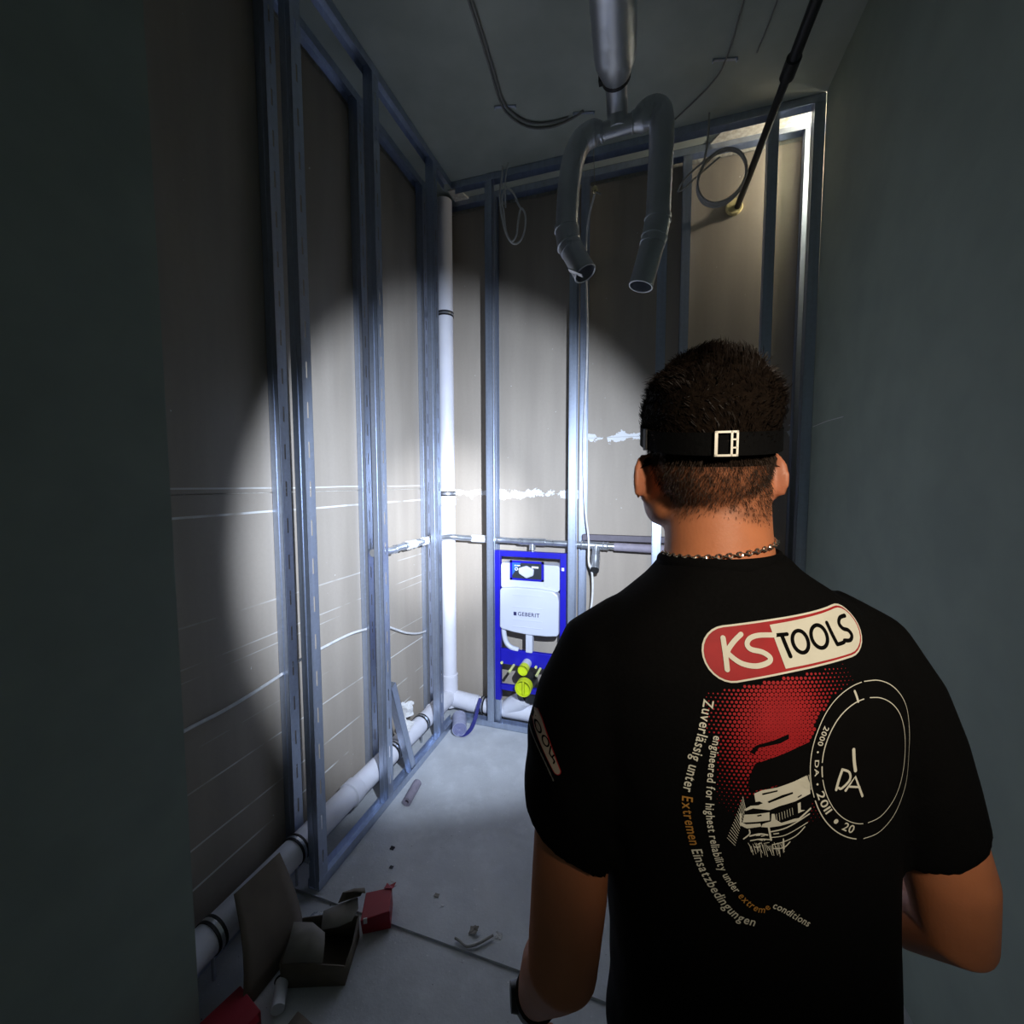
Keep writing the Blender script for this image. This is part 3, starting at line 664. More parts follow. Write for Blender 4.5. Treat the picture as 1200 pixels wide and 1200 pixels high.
crumple('plastic_film', (.10,-1.40,.0), .035, M_clear, 'crumpled clear plastic film between the cardboard pieces', 'film', 9, .9)
grid = [[Vector((.19+.12*j/4+.05*i/4, -1.80+.15*i/4-.02*j/4, .004+.03*abs(math.sin(1.1*i+.5*j))*.5+.002)) for j in range(5)] for i in range(5)]
sheet('cardboard_flap', grid, M_card, 'flat brown cardboard flap lying in front of the torn box', 'cardboard', .004)
# bits of rubble and a cable end on the floor
cable([(.604,-1.300,.012),(.625,-1.303,.010),(.655,-1.31,.008),(.691,-1.290,.010),(.731,-1.250,.012)], .005, M_cable, 'short cable end lying across the floor joint', name='cable_offcut')
crumple('putty_blob', (.748,-1.238,.0), .012, M_white, 'white lump at the tip of the cable end', 'lump', 14, 1.0)
specs = [((.166,-1.033),.010,M_black,'black chip on the floor before the end of the floor track'),((.216,-1.116),.008,M_black,'small black splinter between the red carton and the floor track'),((.461,-1.169),.010,M_cardin,'brown crumb on the bare floor'),((.503,-1.199),.005,M_white,'tiny white crumb beside the brown crumb'),((.656,-1.253),.016,M_cardin,'pale flake beside the cable end'),((.262,-1.179),.010,M_white,'pale crumb near the red carton')]
for k, (q, r, mt, lb) in enumerate(specs):
    crumple('rubble', (q[0], q[1], .0), r, mt, lb, 'rubble', 20+k, 1.0)

# hidden bulb of the cavity lamp
t = thing('work_lamp', 'small work lamp hung inside the wall cavity at the right end', 'lamp', (2.24,.075,3.36))
obj('bulb', G().ellipsoid((0.02,0,0), (.02,.02,.02), 12, 8), M_bulb, t, True)
obj('lamp_housing', G().tube([(.04,0,0),(.07,0,0),(.10,0,0)], [.024,.028,.02], 12), M_blackpl, t, True)
obj('lamp_hook', G().tube([(.07,0,.02),(.07,0,H-3.36-.003)], .003, 6), M_galv2, t)

# ------------------------------------------------------------------ the man
fh = Vector((-math.sin(YAW), math.cos(YAW), 0))
PLOC = Vector((CAM.x, CAM.y, 0)) + rgt*.27 + fh*.55
PM = Matrix.Translation(PLOC) @ Matrix.Rotation(YAW, 4, 'Z')

def remeshed(g, voxel, smooth_it):
    me = bpy.data.meshes.new('form'); me.from_pydata(g.v, [], g.f)
    bm = bmesh.new(); bm.from_mesh(me); bmesh.ops.recalc_face_normals(bm, faces=bm.faces); bm.to_mesh(me); bm.free()
    o = bpy.data.objects.new('form', me); COL.objects.link(o)
    r = o.modifiers.new('r', 'REMESH'); r.mode = 'VOXEL'; r.voxel_size = voxel
    s = o.modifiers.new('s', 'SMOOTH'); s.iterations = smooth_it; s.factor = .5
    bpy.context.view_layer.update()
    out = bpy.data.meshes.new_from_object(o.evaluated_get(bpy.context.evaluated_depsgraph_get()))
    bpy.data.objects.remove(o); bpy.data.meshes.remove(me)
    return out
def ss(a, b, x):
    t = max(0., min(1., (x-a)/(b-a))); return t*t*(3-2*t)

HYAW = math.radians(-10); HC = Vector((-.026, -.008, 0))
HM = Matrix.Translation(HC) @ Matrix.Rotation(HYAW, 4, 'Z')
HMi = HM.inverted()
g = G()
# head (head space: face towards +y)
g.ellipsoid((0,-.012,1.712), (.0700,.090,.080), 32, 20, None)
hv0 = 0
g.ellipsoid((0,-.020,1.672), (.066,.074,.066), 28, 16)
g.ellipsoid((0,.030,1.655), (.060,.066,.078), 28, 16)
g.ellipsoid((0,.050,1.605), (.048,.044,.040), 24, 14)
g.ellipsoid((0,.086,1.583), (.022,.016,.018), 16, 10)          # chin
g.tube([(0,.088,1.690),(0,.105,1.662),(0,.110,1.645)], [.008,.012,.014], 12)   # nose
g.ellipsoid((0,.100,1.640), (.017,.012,.010), 14, 8)
for s in (-1, 1):
    g.ellipsoid((s*.030,.080,1.700), (.026,.014,.009), 16, 8)   # brow
    g.ellipsoid((s*.031,.080,1.680), (.013,.010,.010), 14, 8)   # eye
    g.ellipsoid((s*.044,.060,1.650), (.020,.026,.018), 14, 8)   # cheek
    E = (Matrix.Rotation(s*.55, 3, 'Z') @ Matrix.Rotation(-.18, 3, 'X'))
    g.ellipsoid((s*.078,-.012,1.653), (.0070,.019,.030), 18, 14, E)  # ear
    g.ellipsoid((s*.071,.000,1.632), (.008,.010,.014), 12, 8)
    g.ellipsoid((s*.050,.018,1.622), (.021,.046,.034), 18, 12)   # jaw
g.ellipsoid((0,.094,1.616), (.024,.009,.006), 16, 8); g.ellipsoid((0,.093,1.606), (.021,.009,.006), 16, 8)  # lips
g.v = [tuple(HM @ Vector(v)) for v in g.v]
# neck, torso core
g.tube([(-.012,-.018,1.44),(-.012,-.024,1.53),(-.014,-.022,1.58),(-.016,-.012,1.66)], [(.080,.075),(.064,.066),(.058,.062),(.058,.062)], 28, up=(0,1,0))
TX = lambda z: .052-.062*ss(.95, 1.56, z)
TILT = .07
def ringpts(z, a, b, yc, n=40, e=2.5, tilt=TILT):
    cx = TX(z); out = []
    for j in range(n):
        t = 2*PI*j/n; c, s_ = math.cos(t), math.sin(t)
        x = a*math.copysign(abs(c)**(2/e), c); y = b*math.copysign(abs(s_)**(2/e), s_)
        out.append(Vector((cx+x, yc+y, z+tilt*x)))
    return out
def loft(g, rings):
    n = len(rings[0]); k = len(rings)
    g.add([p for r in rings for p in r], [(i*n+j, i*n+(j+1) % n, (i+1)*n+(j+1) % n, (i+1)*n+j) for i in range(k-1) for j in range(n)]+[tuple(range(n-1,-1,-1)), tuple((k-1)*n+j for j in range(n))])
loft(g, [ringpts(.93,.14,.09,.0), ringpts(1.1,.145,.095,.0), ringpts(1.3,.165,.10,-.0), ringpts(1.42,.165,.09,-.01), ringpts(1.50,.10,.06,-.015), ringpts(1.55,.055,.05,-.02)])
# arms
def hand(g, w, d, side, pn):
    d = Vector(d).normalized(); pn = Vector(pn); pn = (pn-d*pn.dot(d)).normalized(); lat = d.cross(pn)*side   # lat points to the thumb
    w = Vector(w)
    g.tube([w-d*.01, w+d*.02, w+d*.055, w+d*.088], [(.020,.026),(.018,.036),(.016,.042),(.013,.040)], 16, up=pn)
    for i, L in enumerate((.070,.078,.073,.058)):
        o = w+d*.080+lat*(.031-.0207*i)
        c1 = (d*.92+pn*.38).normalized(); c2 = (d*.55+pn*.83).normalized(); c3 = (d*.05+pn*1.0).normalized()
        p1 = o+c1*L*.45; p2 = p1+c2*L*.32; p3 = p2+c3*L*.26
        g.tube([o-d*.02, o, p1, p2, p3], [.009,.009,.0083,.0078,.0068], 10)
    o = w+d*.025+lat*.030
    c = (lat*.75+d*.62+pn*.25).normalized(); p1 = o+c*.036; p2 = p1+(d*.85+lat*.2+pn*.45).normalized()*.030; p3 = p2+(d*.8+pn*.6).normalized()*.022
    g.tube([o-lat*.012, o, p1, p2, p3], [.013,.0125,.0105,.0095,.008], 10)
    return p3
armL = [(-.140,-.012,1.405),(-.168,-.020,1.345),(-.192,-.032,1.24),(-.200,-.050,1.13),(-.210,-.068,1.055),(-.216,-.03,1.005),(-.226,.035,.90),(-.234,.095,.800)]
g.tube(armL, [.046,.046,.048,.0475,.043,.043,.036,.028], 22)
dL = Vector(armL[-1])-Vector(armL[-2]); hand(g, armL[-1], dL, -1, (1,.25,0))
armR = [(.150,-.012,1.405),(.195,-.020,1.36),(.250,-.03,1.27),(.280,-.045,1.15),(.292,-.045,1.08),(.290,.02,1.03),(.275,.11,.975),(.262,.19,.93)]
g.tube(armR, [.046,.046,.048,.047,.043,.043,.036,.028], 22)
dR = Vector(armR[-1])-Vector(armR[-2]); hand(g, armR[-1], dR, 1, (-1,.1,-.2))
me = remeshed(g, .0050, 4); me.name = 'person'
me.attributes.new('tint', 'FLOAT_COLOR', 'POINT')
def scalp(h):                        # 1 where hair grows; h in head space
    zb = 1.598+.006*math.cos(h.x*60)
    zth = zb+(1.672-zb)*ss(-.045,-.012,h.y)+.075*ss(.03,.07,h.y)
    if abs(h.x) > .055 and -.05 < h.y < .03: pass
    return ss(zth-.006, zth+.028, h.z)*ss(1.55, 1.56, h.z)
SK = Vector((.60,.215,.095)); HR = Vector((.022,.013,.009))
for i, v in enumerate(me.vertices):
    c = SK.copy()
    h = HMi @ v.co
    if v.co.z > 1.54 and abs(h.x) < .12:
        s_ = scalp(h)*(1-ss(.068,.074,abs(h.x))*(1-ss(1.685,1.695,h.z)))
        nz = .75+.5*noise.noise(h*160)
        dk = .55*ss(0,.55,s_)+.42*ss(1.64,1.685,h.z)*s_
        c = c.lerp(HR, max(0, min(.97, dk*nz if dk < .75 else dk)))
        bd = ss(.005,.03,h.y)*(1-ss(1.632,1.650,h.z+.25*abs(h.x)-.012))*ss(1.562,1.575,h.z)
        c = c.lerp(Vector((.05,.032,.024)), .8*bd*nz if bd > 0 else 0)
        if abs(h.x) < .022 and h.y > .09 and 1.600 < h.z < 1.622: c = Vector((.36,.12,.09))
        ey = min((Vector((abs(h.x)-.031, 0, h.z-1.680))).length, 1)
        if h.y > .082 and ey < .011: c = Vector((.6,.58,.55)) if ey > .005 else Vector((.03,.02,.015))
        if h.y > .08 and 1.698 < h.z < 1.708 and .012 < abs(h.x) < .052: c = HR.copy()
        if abs(h.x) > .072 and h.z < 1.69: c = c.lerp(Vector((.52,.20,.13)), .5)
    me.attributes['tint'].data[i].color = (c.x, c.y, c.z, 1)
ms, t_, b_ = nt('skin')
at = N(t_, 'ShaderNodeAttribute'); at.attribute_name = 'tint'
col = mix(t_, M_math(t_, 'MULTIPLY', ramp(t_, noise_tex(t_, 30, 4), .35, .7), .18), at.outputs['Color'], (.30,.10,.06))
t_.links.new(col, b_.inputs['Base Color']); b_.inputs['Roughness'].default_value = .52
b_.inputs['Subsurface Weight'].default_value = .08; b_.inputs['Subsurface Radius'].default_value = (.01,.004,.002); b_.inputs['Subsurface Scale'].default_value = .5
bump(t_, b_, noise_tex(t_, 260, 2), .12, .002)
me.materials.append(ms)
for p in me.polygons: p.use_smooth = True
man = bpy.data.objects.new('person', me); man.location = PLOC; man.rotation_euler = (0,0,YAW)
link(man, None, 'man in a black printed t-shirt seen from behind, wearing a headlamp', 'person')
bvh_body = BVHTree.FromPolygons([v.co for v in me.vertices], [tuple(p.vertices) for p in me.polygons])

# hair: a cap that hugs the skull plus strands
hg = G(); NU, NV = 96, 48; cc = Vector((0,-.008,1.695)); vs = []
def hair_th(h, d):
    s_ = scalp(h)
    up = ss(1.70, 1.775, h.z)
    th = .0030*ss(1.668,1.690,h.z)+.005*ss(1.697,1.735,h.z)+.004*up
    th += up*.007*noise.noise(d*5.2+Vector((3,1,2)))+.0045*noise.noise(d*15)*ss(1.69,1.75,h.z)+.002*noise.noise(d*40)*ss(1.69,1.74,h.z)
    front = ss(.045,.085,h.y)*(1-ss(1.742,1.765,h.z))
    side = (1-ss(1.684,1.70,h.z))*ss(-.03,.0,h.y)
    if abs(h.x) > .058 and h.z < 1.692: return -.006
    return (th+.001)*(1-front)*(1-side) - .004*(1-ss(.35,.75,s_)) - .006*front - .005*side
cap_pts = []
for i in range(NV+1):
    th = PI*i/NV*.62
    for j in range(NU):
        ph = 2*PI*j/NU; d = Vector((math.sin(th)*math.cos(ph), math.sin(th)*math.sin(ph), math.cos(th)))
        wd = (HM.to_3x3() @ d); o = HM @ cc
        hit = bvh_body.ray_cast(o+wd*.3, -wd)
        hp = HMi @ hit[0] if hit[0] else cc+d*.08
        rr = min((hp-cc).length, .1225); hp2 = cc+d*rr
        tk = hair_th(hp2, d)
        q = HM @ (cc+d*(rr+tk)); vs.append(q)
        if tk > .002: cap_pts.append((q, wd, HMi @ q, tk))
hg.add(vs, [(i*NU+j, (i+1)*NU+j, (i+1)*NU+(j+1) % NU, i*NU+(j+1) % NU) for i in range(NV) for j in range(NU)])
NCAP = len(hg.f)
bvh_cap = BVHTree.FromPolygons([Vector(v) for v in hg.v], hg.f)
random.seed(5)
def strand(p, d, L, wdt, curl):
    d = d.normalized(); sd = d.orthogonal().normalized(); sd = (Matrix.Rotation(random.uniform(0, 2*PI), 3, d) @ sd)
    b = d.cross(sd); p0 = p-d*.002; p1 = p+d*L*.55+curl*L*.25; p2 = p+d*L*.85+curl*L*.75
    hg.add([p0-sd*wdt, p0+sd*wdt, p1-sd*wdt*.8, p1+sd*wdt*.8, p2, p0-b*wdt, p0+b*wdt, p1-b*wdt*.8, p1+b*wdt*.8],
           [(0,1,3,2),(2,3,4),(5,6,8,7),(7,8,4)])
for k in range(8200):
    q, wd, h, tk = random.choice(cap_pts)
    q = q+Vector((random.uniform(-.003,.003), random.uniform(-.003,.003), random.uniform(-.003,.003)))
    up = ss(1.71, 1.78, h.z)
    fl = Vector((noise.noise(h*16), noise.noise(h*16+Vector((9,2,4))), noise.noise(h*16+Vector((1,7,3)))))
    L = (.004+.003*random.random())*(1-up)+up*random.uniform(.005,.012)
    d = wd*(.55+.35*up)+fl*.9+Vector((0,0,-.55*(1-up)+.15*up))
    strand(q-wd*.001, d, L, .00042, fl*1.1+Vector((random.uniform(-.3,.3), random.uniform(-.3,.3), random.uniform(-.3,.2))))
nst = 0
fade = [(v.co.copy(), v.normal.copy(), HMi @ v.co) for v in me.vertices if v.co.z > 1.585]
fade = [(c_, n_, h) for c_, n_, h in fade if abs(h.x) < .069 and h.y < .02 and h.z < 1.70 and scalp(h) > .12]
NST0 = len(hg.f)
while nst < 7500:                      # clipped stubble on the fade
    co, no, h = random.choice(fade)
    
    s_ = scalp(h)
    if random.random() > s_*1.1: continue
    nst += 1
    p_ = co+Vector((random.uniform(-.0025,.0025), random.uniform(-.0025,.0025), random.uniform(-.0025,.0025)))
    L = .0022+.0055*ss(1.60,1.685,h.z)
    strand(p_, no*.55+Vector((random.uniform(-.25,.25), random.uniform(-.25,.25), -.85)), L, .00017, Vector((0,0,-.2)))
hair = obj('hair', hg, M_hair, man, True, fix=False)
hair.data.materials.append(plain('hair_roots', (.014,.009,.006), .95, c2=(.006,.004,.003), scale=160, spec=.05, bmp=1.0))
hair.data.materials.append(plain('clipped_hair', (.05,.028,.017), .6, c2=(.03,.017,.010), scale=120, spec=.3))
for p in hair.data.polygons[:NCAP]: p.material_index = 1
for p in hair.data.polygons[NST0:]: p.material_index = 2

# t-shirt
g = G()
loft(g, [ringpts(.86,.188,.128,.0), ringpts(.95,.182,.124,.0), ringpts(1.08,.180,.120,.0), ringpts(1.20,.186,.124,-.002), ringpts(1.31,.196,.127,-.006), ringpts(1.39,.200,.120,-.012), ringpts(1.44,.192,.108,-.018),
         ringpts(1.478,.165,.092,-.022), ringpts(1.510,.120,.080,-.026), ringpts(1.535,.085,.074,-.026), ringpts(1.552,.070,.068,-.024), ringpts(1.556,.066,.064,-.024)])
def sleeve(g, pts, rad, hem_in, tilt):
    n = 36; P = [Vector(p) for p in pts]; rings = []
    for i, p in enumerate(P):
        T = (P[min(i+1,len(P)-1)]-P[max(i-1,0)]).normalized()
        if i >= len(P)-3: T = (T+Vector(tilt)*(.5 if i == len(P)-3 else 1)).normalized()
        u = (Vector((0,1,0))-T*T.y).normalized(); b = T.cross(u)
        rings.append([p+u*(rad[i][0]*math.cos(2*PI*j/n))+b*(rad[i][1]*math.sin(2*PI*j/n)) for j in range(n)])
    T = (Vector(pts[-1])-Vector(pts[-2])).normalized()
    last = rings[-1]; c = sum(last, Vector())/n
    rings.append([c+(q-c)*.78 for q in last]); rings.append([c+(q-c)*.72-T*.03 for q in last])
    loft(g, rings)
SR = [(.074,.066),(.074,.064),(.072,.063),(.069,.063),(.067,.063),(.067,.062)]
sleeve(g, [(-.110,-.014,1.438),(-.150,-.017,1.420),(-.177,-.022,1.365),(-.194,-.028,1.30),(-.201,-.036,1.245),(-.201,-.042,1.200)], SR, .8, (-.62,-.05,0))
sleeve(g, [(.120,-.014,1.448),(.165,-.017,1.428),(.200,-.022,1.375),(.226,-.028,1.31),(.243,-.036,1.25),(.252,-.042,1.205)], SR, .8, (.45,-.05,0))
sme = remeshed(g, .0060, 6); sme.name = 'tshirt'
nrm = [v.normal.copy() for v in sme.vertices]
for v, vn in zip(sme.vertices, nrm):       # soft folds
    c = v.co
    f = .0035*noise.noise(Vector((c.x*9, c.y*9, c.z*5)))*ss(1.50,1.38,c.z)
    f += .004*math.sin((c.z*1.0+c.x*1.7)*70)*ss(.10,.16,-c.x)*ss(1.37,1.30,c.z)*.35
    v.co = c+vn*f
sme.materials.append(M_shirt)
for p in sme.polygons: p.use_smooth = True
shirt = bpy.data.objects.new('tshirt', sme); link(shirt, man, 'black cotton t-shirt with a red and white back print')
bvh_shirt = BVHTree.FromPolygons([v.co for v in sme.vertices], [tuple(p.vertices) for p in sme.polygons])
# collar rib
cp = []
for j in range(48):
    t = 2*PI*j/48; x = -.012+.0665*math.cos(t); y = -.020+.068*math.sin(t)
    cp.append(Vector((x, y, 1.550+TILT*.75*(x+.012)-.030*ss(-.02,.05,y))))
obj('collar', G().tube(cp+[cp[0]], [(.011,.0055)]*49, 10, False, up=(0,0,1)), M_shirt, shirt, True)

# trousers and boots
g = G()
loft(g, [ringpts(.80,.180,.122,.0,40,2.4,0), ringpts(.90,.176,.120,.0,40,2.4,0), ringpts(1.00,.160,.108,.0,40,2.4,0)])
for s in (-1,1):
    g.tube([(.052+s*.085,.0,.86),(.052+s*.095,.005,.70),(.052+s*.105,.012,.50),(.052+s*.110,.0,.28),(.052+s*.112,-.01,.07)], [(.105,.098),(.092,.086),(.074,.070),(.070,.068),(.070,.075)], 24, up=(0,1,0))
tme = remeshed(g, .009, 5); tme.materials.append(M_trou)
for p in tme.polygons: p.use_smooth = True
tr = bpy.data.objects.new('trousers', tme); link(tr, man)
for s in (-1,1):
    g = G(); x = .052+s*.114
    g.tube([(x,-.015,.15),(x,-.015,.08),(x,-.01,.05)], [.052,.054,.056], 20)
    g.tube([(x,-.085,.045),(x,-.06,.05),(x,.0,.055),(x+s*.008,.08,.042),(x+s*.012,.15,.036),(x+s*.012,.185,.030)], [(.03,.03),(.042,.040),(.046,.045),(.038,.048),(.032,.046),(.018,.030)], 18)
    bme = remeshed(g, .007, 3)
    for v in bme.vertices: v.co.z = max(v.co.z, .014)
    bme.materials.append(M_boot)
    for p in bme.polygons: p.use_smooth = True
    bo = bpy.data.objects.new('boot', bme); link(bo, man)
    obj('sole', G().prism([(0,0),(0,0),(0,0)],0,0) if False else G().tube([(x,-.095,.009),(x,-.05,.009),(x+s*.004,.03,.009),(x+s*.010,.12,.009),(x+s*.012,.195,.009)], [(.009,.030),(.009,.042),(.009,.042),(.009,.050),(.009,.030)], 16, up=(0,0,1)), M_black, bo, True)

# watch
def at_man(name, label, cat): 
    t = thing(name, label, cat, PLOC, YAW); return t
t = at_man('wristwatch', 'black watch on the man\'s left wrist', 'watch')
wd_ = (Vector(armL[-1])-Vector(armL[-2])).normalized(); wc = Vector(armL[-1])-wd_*.015
obj('watch_strap', G().ring(wc, wd_, .030, .005, 26, w=.040), M_blackpl, t, True)
u = Vector((-1,0,-.1)); u = (u-wd_*u.dot(wd_)).normalized()
obj('watch_case', G().tube([wc+u*.029, wc+u*.041], [.020,.018], 20), M_blackpl, t, True)

# headlamp
t = at_man('headlamp', 'black headlamp strap with a pale buckle around the man\'s head', 'headlamp')
band = []
NB = 96
for j in range(NB):
    a = 2*PI*j/NB; d = Vector((math.sin(a), -math.cos(a), 0))     # j = 0 at the back of the head
    zc = 1.684+.030*(1-math.cos(a))/2*1.3
    best = []
    for dz in (-.011, 0, .011):
        o = HM @ Vector((0,-.008,zc+dz)); wd = HM.to_3x3() @ d; rmax = 0
        for tree in (bvh_body, bvh_cap):
            hit = tree.ray_cast(o+wd*.3, -wd)
            if hit[0]:
                hh = HMi @ hit[0]
                if (abs(hh.x) < .0715) or tree is bvh_cap: rmax = max(rmax, (hit[0]-o).length)
        best.append(rmax)
    band.append([a, zc, d, max(best)])
rs = [b[3] if b[3] > .03 else .085 for b in band]
for _ in range(3): rs = [max(rs[i], (rs[i-1]+rs[(i+1) % NB])/2) for i in range(NB)]
vs = []
for (a, zc, d, _), r in zip(band, rs):
    for rr, dz in ((r+.0008,-.012),(r+.0030,-.012),(r+.0030,.012),(r+.0008,.012)):
        vs.append(HM @ (Vector((0,-.008,zc+dz))+d*rr))
obj('strap', G().add(vs, [(i*4+k, ((i+1) % NB)*4+k, ((i+1) % NB)*4+(k+1) % 4, i*4+(k+1) % 4) for i in range(NB) for k in range(4)]), M_strap, t, True)
# side slider and buckle
def on_band(a, out):
    i = int(round(a/(2*PI)*NB)) % NB
    return HM @ (Vector((0,-.008,band[i][1]))+band[i][2]*(rs[i]+out)), (HM.to_3x3() @ band[i][2])
bp, bn = on_band(math.radians(-4), .0035)
ux = Vector((0,0,1)).cross(-bn).normalized(); ux = -ux if ux.x < 0 else ux
BMx = Matrix(((ux.x,bn.x,0,bp.x),(ux.y,bn.y,0,bp.y),(ux.z,bn.z,1,bp.z),(0,0,0,1)))
w2, h2 = .0112, .0130
gb = G(); gb.box((-w2,0,-h2),(-w2+.0030,.0028,h2),BMx).box((w2-.0020,0,-h2),(w2,.0028,h2),BMx).box((-w2,0,-h2),(w2,.0028,-h2+.0022),BMx).box((-w2,0,h2-.0022),(w2,.0028,h2),BMx)
gb.box((w2-.0072,0,-h2),(w2-.0052,.0028,h2),BMx).box((w2-.0060,0,-.0050),(w2-.001,.0028,-.0034),BMx).box((w2-.0060,0,.0034),(w2-.001,.0028,.0050),BMx)
obj('buckle', gb, M_silver, t, label='pale rectangular buckle')
sp_, sn = on_band(math.radians(-72), .0035)
sx_ = Vector((0,0,1)).cross(sn).normalized()
SMx = Matrix(((sx_.x,sn.x,0,sp_.x),(sx_.y,sn.y,0,sp_.y),(sx_.z,sn.z,1,sp_.z),(0,0,0,1)))
obj('slider', G().box((-.004,-.001,-.013),(.004,.002,.013),SMx), M_blackpl, t, bevel=.001)
fp, fn = on_band(PI, .004)
Mi = PM.inverted().to_3x3()
aim_w = Vector((-.533,.824,-.193)).normalized(); aim = (Mi @ aim_w).normalized()
body0 = fp+fn*.012
obj('lamp_mount', G().ellipsoid(fp+fn*.004, (.034,.010,.020), 20, 10, HM.to_3x3()), M_blackpl, t, True)
obj('lamp_housing', G().tube([body0-aim*.010, body0, body0+aim*.018, body0+aim*.026], [.014,.022,.024,.024], 24), M_blackpl, t, True)
obj('lamp_lens', G().tube([body0+aim*.0255, body0+aim*.0285], [.020,.017], 24), M_lens, t, True)
lp = PM @ (body0+aim*.045)
lamp('headlamp_light', 'SPOT', lp, lp+aim_w, 185, (.70,.81,1.0), .012, math.radians(84), .34)
lamp('headlamp_middle', 'SPOT', lp, lp+aim_w, 190, (.70,.81,1.0), .012, math.radians(76), 1.0)
lamp('headlamp_core', 'SPOT', lp, Vector((-.09,.06,1.34)), 400, (.78,.86,1.0), .012, math.radians(34), 1.0)

# necklace: a chain of twisted links lying on the neck
t = at_man('necklace', 'silver chain around the man\'s neck above the shirt collar', 'necklace')
g = G(); NL = 76
for j in range(NL):
    a = 2*PI*j/NL; d = Vector((math.sin(a), -math.cos(a), 0))
    c = Vector((-.012,-.020,1.566+.010*d.x-.022*ss(.0,1.,d.y)))
    hit = bvh_body.ray_cast(c+d*.25, -d)
    q = (hit[0] if hit[0] else c+d*.065)+d*.0022
    tang = Vector((d.y*-1, d.x, 0)); 
    axl = (d if j % 2 else Vector((0,0,1)))*1.0+tang*.15+Vector((0,0,.25 if j % 2 else 0))
    g.ring(q, axl, .0028, .0010, 10, 5)
obj('chain', g, M_chain, t, True, fix=False)

# ------------------------------------------------------------------ shirt print, laid on the cloth
KP = .000904; ZP = 566.5
def pxy(px, py): return Vector(((px-600)*KP-.27, 1.644+(ZP-py)*KP))
def z6(pts): return [(790+x/5.714, 690+y/5.714) for x, y in pts]          # measured on an enlarged crop of the logo
def z7(pts): return [(790+x/5.714, 890+y/5.714) for x, y in pts]
def zt(pts): return [(820+x/7.5, 850+y/7.5) for x, y in pts]
def lay(name, polys, mat, off, parent=None, kind=None, label=None, sub=.010, tri=None, org=None):
    """polys: lists of (px, py); or tri=(verts, faces). Cut fine, then pressed onto the cloth along its depth."""
    bm = bmesh.new()
    if tri:
        vv = [bm.verts.new((*pxy(*v), 0)) for v in tri[0]]
        for f in tri[1]:
            try: bm.faces.new([vv[i] for i in f])
            except Exception: pass
    else:
        for pl_ in polys:
            vv = [bm.verts.new((*pxy(*v), 0)) for v in pl_]
            try: bm.faces.new(vv)
            except Exception: pass
    bmesh.ops.triangulate(bm, faces=bm.faces)
    for _ in range(5):
        es = [e for e in bm.edges if e.calc_length() > sub]
        if not es: break
        bmesh.ops.subdivide_edges(bm, edges=es, cuts=1); bmesh.ops.triangulate(bm, faces=[f for f in bm.faces if len(f.verts) > 3])
    lost = []
    for v in bm.verts:
        o = Vector((v.co.x, -1.0, v.co.y)); hit = bvh_shirt.ray_cast(o, Vector((0,1,0)))
        if hit[0] is None or hit[1].y > -.03: lost.append(v); continue
        v.co = hit[0]+hit[1]*off
    bmesh.ops.delete(bm, geom=lost, context='VERTS')
    for f in bm.faces:
        if f.normal.y > 0: f.normal_flip()
    mm = bpy.data.meshes.new(name); bm.to_mesh(mm); bm.free(); mm.materials.append(mat)
    for p in mm.polygons: p.use_smooth = True
    o = bpy.data.objects.new(name, mm)
    return link(o, parent or shirt, label, None, None, kind)
def ribbon(pts, wd, n=6, closed=False, smooth=True):
    P = [Vector((x, y, 0)) for x, y in pts]
    if smooth and len(P) > 2: P = smooth_path(P, n, closed)
    vs = []; fs = []; k = len(P)
    for i in range(k):
        t = (P[min(i+1,k-1)]-P[max(i-1,0)]).normalized(); nn = Vector((-t.y, t.x, 0))*wd/2
        if closed and i in (0, k-1):
            t = (P[1]-P[-2]).normalized(); nn = Vector((-t.y, t.x, 0))*wd/2
        vs += [tuple((P[i]-nn)[:2]), tuple((P[i]+nn)[:2])]
    fs = [(2*i,2*i+1,2*i+3,2*i+2) for i in range(k-1)]
    if not closed:
        for idx, sgn in ((0,-1),(k-1,1)):
            t = (P[1]-P[0]).normalized() if idx == 0 else (P[-1]-P[-2]).normalized()
            o = len(vs); c = P[idx]; nn = Vector((-t.y, t.x, 0))
            ring_ = [c+nn*(wd/2*math.cos(PI*q/6))+t*sgn*(wd/2*math.sin(PI*q/6)) for q in range(7)]
            vs += [tuple(q[:2]) for q in ring_]; fs.append(tuple(range(o, o+7)))
    return vs, fs
def merge(parts):
    vs = []; fs = []
    for v, f in parts:
        o = len(vs); vs += list(v); fs += [tuple(i+o for i in q) for q in f]
    return vs, fs
def stadium(c1, c2, R1, R2, n=14):
    c1, c2 = Vector(c1), Vector(c2); a = math.atan2((c2-c1).y, (c2-c1).x); out = []
    for i in range(n+1):
        q = a+PI/2+PI*i/n; out.append((c1.x+R1*math.cos(q), c1.y+R1*math.sin(q)))
    for i in range(n+1):
        q = a-PI/2+PI*i/n; out.append((c2.x+R2*math.cos(q), c2.y+R2*math.sin(q)))
    return out
C1, C2 = (352,420), (1150,296)
lay('logo_outline', [z6(stadium(C1,C2,175,160))], M_pwhite, .0008)
lay('logo_field', [z6(stadium(C1,C2,163,148))], M_pred, .0012)
arc = [(C2[0]+136*math.cos(q), C2[1]+136*math.sin(q)) for q in [math.atan2(-.15,1)+PI/2-PI*i/12 for i in range(13)]]
lay('logo_panel', [z6([(700,508)]+arc+[(630,240)])], M_pwhite, .0016)
kk = merge([ribbon(z6([(318,325),(322,420),(322,515)]), 5.8), ribbon(z6([(435,300),(385,345),(340,402),(352,432),(420,478),(510,492),(590,470),(606,440),(560,408),(490,392),(468,362),(490,325),(550,305),(655,303)]), 5.6, 5)])
lay('logo_letters', None, M_pwhite, .0020, tri=kk, label='cream brush letters KS')
